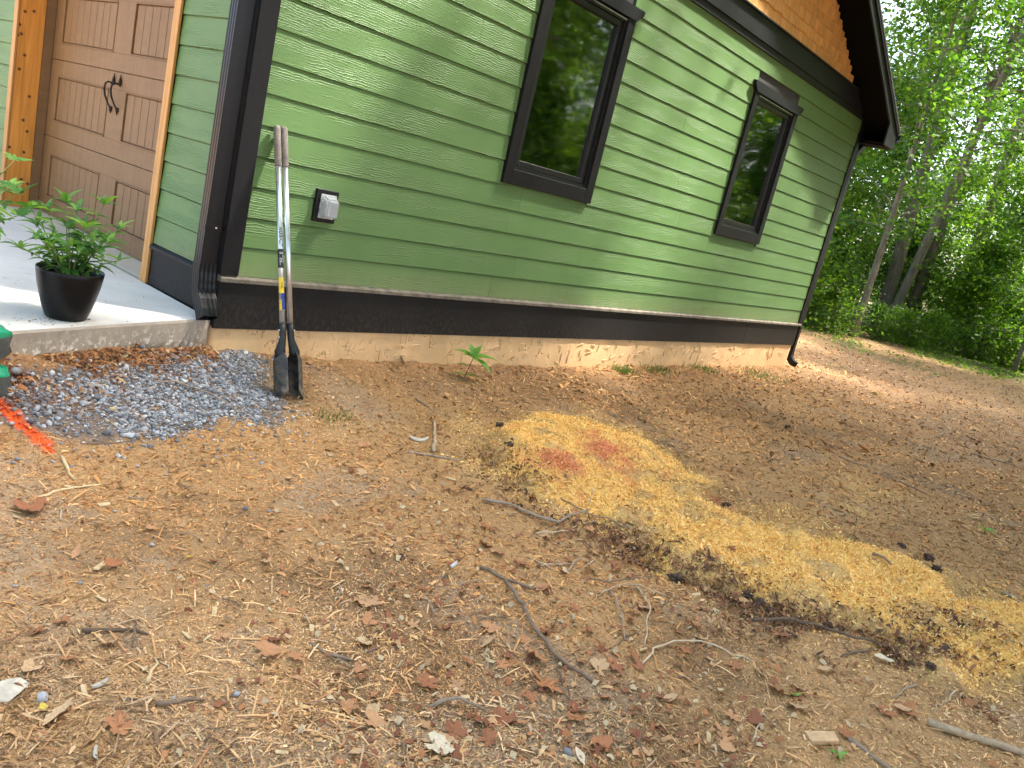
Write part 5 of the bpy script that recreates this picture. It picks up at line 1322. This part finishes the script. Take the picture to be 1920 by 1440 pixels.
# soil crumbs spilt on the slab around the pots
g = np.random.default_rng(201); n = 170; x = -.98+g.normal(0, .10, n); y = -.16+g.normal(0, .06, n); x[90:] = g.uniform(-1.5, -.1, n-90); y[90:] = edge_y(x[90:])+g.uniform(.03, 1.2, n-90)
keep = y > edge_y(x)+.03; x, y = x[keep], y[keep]; l = g.uniform(.004, .013, len(x))
tag(link('soil_crumbs', chip_mesh('soil_crumbs', x, y, np.full(len(x), SLAB_Z), l, l*g.uniform(.3, .9, len(x)), np.array([[.10, .06, .035]])*g.uniform(.6, 2.4, (len(x), 1)), g, .2, .3), M['chips']), 'dark soil crumbs spilt on the pale slab near the pots', 'soil crumbs', kind='stuff')
# ------------------------------------------------------------------ stacked bags at the slab edge
def bag_me(lx, ly, lz, seed):
    g_ = np.random.default_rng(seed); nu, nv = 44, 28; V, Fs = [], []
    for j in range(nv+1):
        ph = -math.pi/2+math.pi*j/nv
        for i in range(nu):
            th = 2*math.pi*i/nu
            se = lambda v, e: math.copysign(abs(v)**e, v)
            x, y, z = se(math.cos(ph), .45)*se(math.cos(th), .42), se(math.cos(ph), .45)*se(math.sin(th), .42), se(math.sin(ph), .42)
            k = 1+.030*math.sin(9*x+3*y+seed)+.022*math.sin(14*y+7*z+seed*2)
            V.append((x*lx/2*k, y*ly/2*k, z*lz/2*(1+.05*math.sin(6*x+5*y+seed))))
    for j in range(nv):
        for i in range(nu):
            a, b = j*nu+i, j*nu+(i+1) % nu; Fs.append((a, b, b+nu, a+nu))
    me = me_py('bag', V, Fs, True)
    for m_ in ('bag_green', 'bag_dark', 'bag_brown', 'bag_white'): me.materials.append(M[m_])
    for p in me.polygons:
        z = p.center.z/lz; w_ = .5*math.sin(p.center.x*20+p.center.y*13)*.06
        z += w_; p.material_index = 0 if z > .17 else 1 if z > .02 else 3 if z > -.03 else 1 if z > -.14 else 2 if z > -.2 else 1
    return me
for k, (zz, hh, lb, rz) in enumerate(((.205, .165, 'lower green and grey plastic soil bag at the slab edge', .32), (.362, .170, 'upper green plastic soil bag lying on another bag', .25))):
    o = link('soil_bag', bag_me(.62, .40, hh, 3+k*4)); o.location = (-1.665-.012*k, -.72+.01*k, zz+hh/2-.01); o.rotation_euler = (0, 0, rz)
    tag(o, lb, 'bag')

# ------------------------------------------------------------------ weeds and grass
def weed(px, py, label, stem_h, leaves, mat_='weedleaf', lean=.1):
    p = gp(px, py); e = tag(empty('weed', (p.x, p.y, p.z)), label, 'weed')
    right = Vector((RX[0], RX[1], 0)).normalized()
    top = right*lean*stem_h+Vector((0, 0, stem_h))
    st = link('stem', tube_me('stem', [(0, 0, -.01), top*.5, top], [.0045, .004, .003], 7), M['stem_red'], e)
    for t, az, el_, s in leaves:
        o = link('leaf', LANCEW[int(abs(az*10)) % 2], None, st); o.location = top*t
        o.scale = (s*1.3, s*1.6, s*1.3); o.rotation_euler = (0, -el_, math.atan2(right.y, right.x)+az)
    return e
LANCEW = [lance_leaf(7, .44, .30), lance_leaf(8, .36, .2)]
for m_ in LANCEW: m_.materials.append(M['weedleaf'])
weed(870, 708, 'young green weed sprouting beside the tan foundation', .165, [(1, .25, .15, .15), (1, -.5, -.35, .15), (1, 3.0, .25, .13), (1, 2.2, .9, .10), (1, 1.0, 1.0, .10), (1, -1.3, .1, .10), (.55, 3.5, .2, .075), (.12, -.3, .15, .09), (.12, 3.3, .1, .07), (1, -2.4, .3, .09)], lean=.22)
weed(1845, 1000, 'small green sprig alone on the open chips', .02, [(1, .3, .3, .06), (1, -.8, .2, .06), (1, 2.6, .3, .055), (1, 4.2, .4, .05)])
weed(1570, 1422, 'tiny green seedling below the wooden block', .012, [(1, .3, .3, .03), (1, 2.8, .2, .03), (1, 4.4, .3, .025)])
weed(1490, 1310, 'tiny seedling among chips above the wooden block', .012, [(1, .5, .3, .022), (1, 3.0, .2, .02)])
def tuft(px, py, n, h, spread, label, group=None):
    p = gp(px, py); g_ = np.random.default_rng(px); V, Fs = [], []
    for i in range(n):
        a = g_.uniform(0, 6.28); b = np.array([g_.normal(0, spread), g_.normal(0, spread*.6), -.004]); hh = h*g_.uniform(.5, 1.2); ln = g_.uniform(.2, .9)*hh
        w = .0022; d = np.array([math.cos(a), math.sin(a), 0]); s = np.array([-d[1], d[0], 0])*w; k = len(V)
        zb = H1(p.x+b[0], p.y+b[1])-p.z; b[2] += zb
        V += [b-s, b+s, b+d*ln*.4+np.array([0, 0, hh*.65])+s*.8, b+d*ln*.4+np.array([0, 0, hh*.65])-s*.8, b+d*ln+np.array([0, 0, hh*.85])]
        Fs += [(k, k+1, k+2, k+3), (k+3, k+2, k+4)]
    o = link('grass_tuft', me_py('grass_tuft', V, Fs), M['grass']); o.location = (p.x, p.y, p.z)
    return tag(o, label, 'grass', group, 'stuff')
tuft(1168, 700, 220, .085, .08, 'green grass tuft at the foundation right of the weed')
tuft(1232, 696, 170, .08, .12, 'thin grass along the foundation below the first window'.replace('first ', 'nearer '))
tuft(1318, 694, 170, .09, .16, 'sparse grass at the foundation between the windows')
tuft(1425, 704, 260, .08, .28, 'scattered grass blades by the far foundation corner')
tuft(632, 784, 150, .03, .07, 'flattened green grass clippings right of the digger')
tuft(1638, 742, 60, .04, .10, 'lone green grass patch on the far dirt')
tuft(1560, 690, 120, .06, .30, 'thin grass on dirt beyond the garage corner')
tuft(1700, 680, 160, .07, .5, 'ragged grass strip before the low bushes')
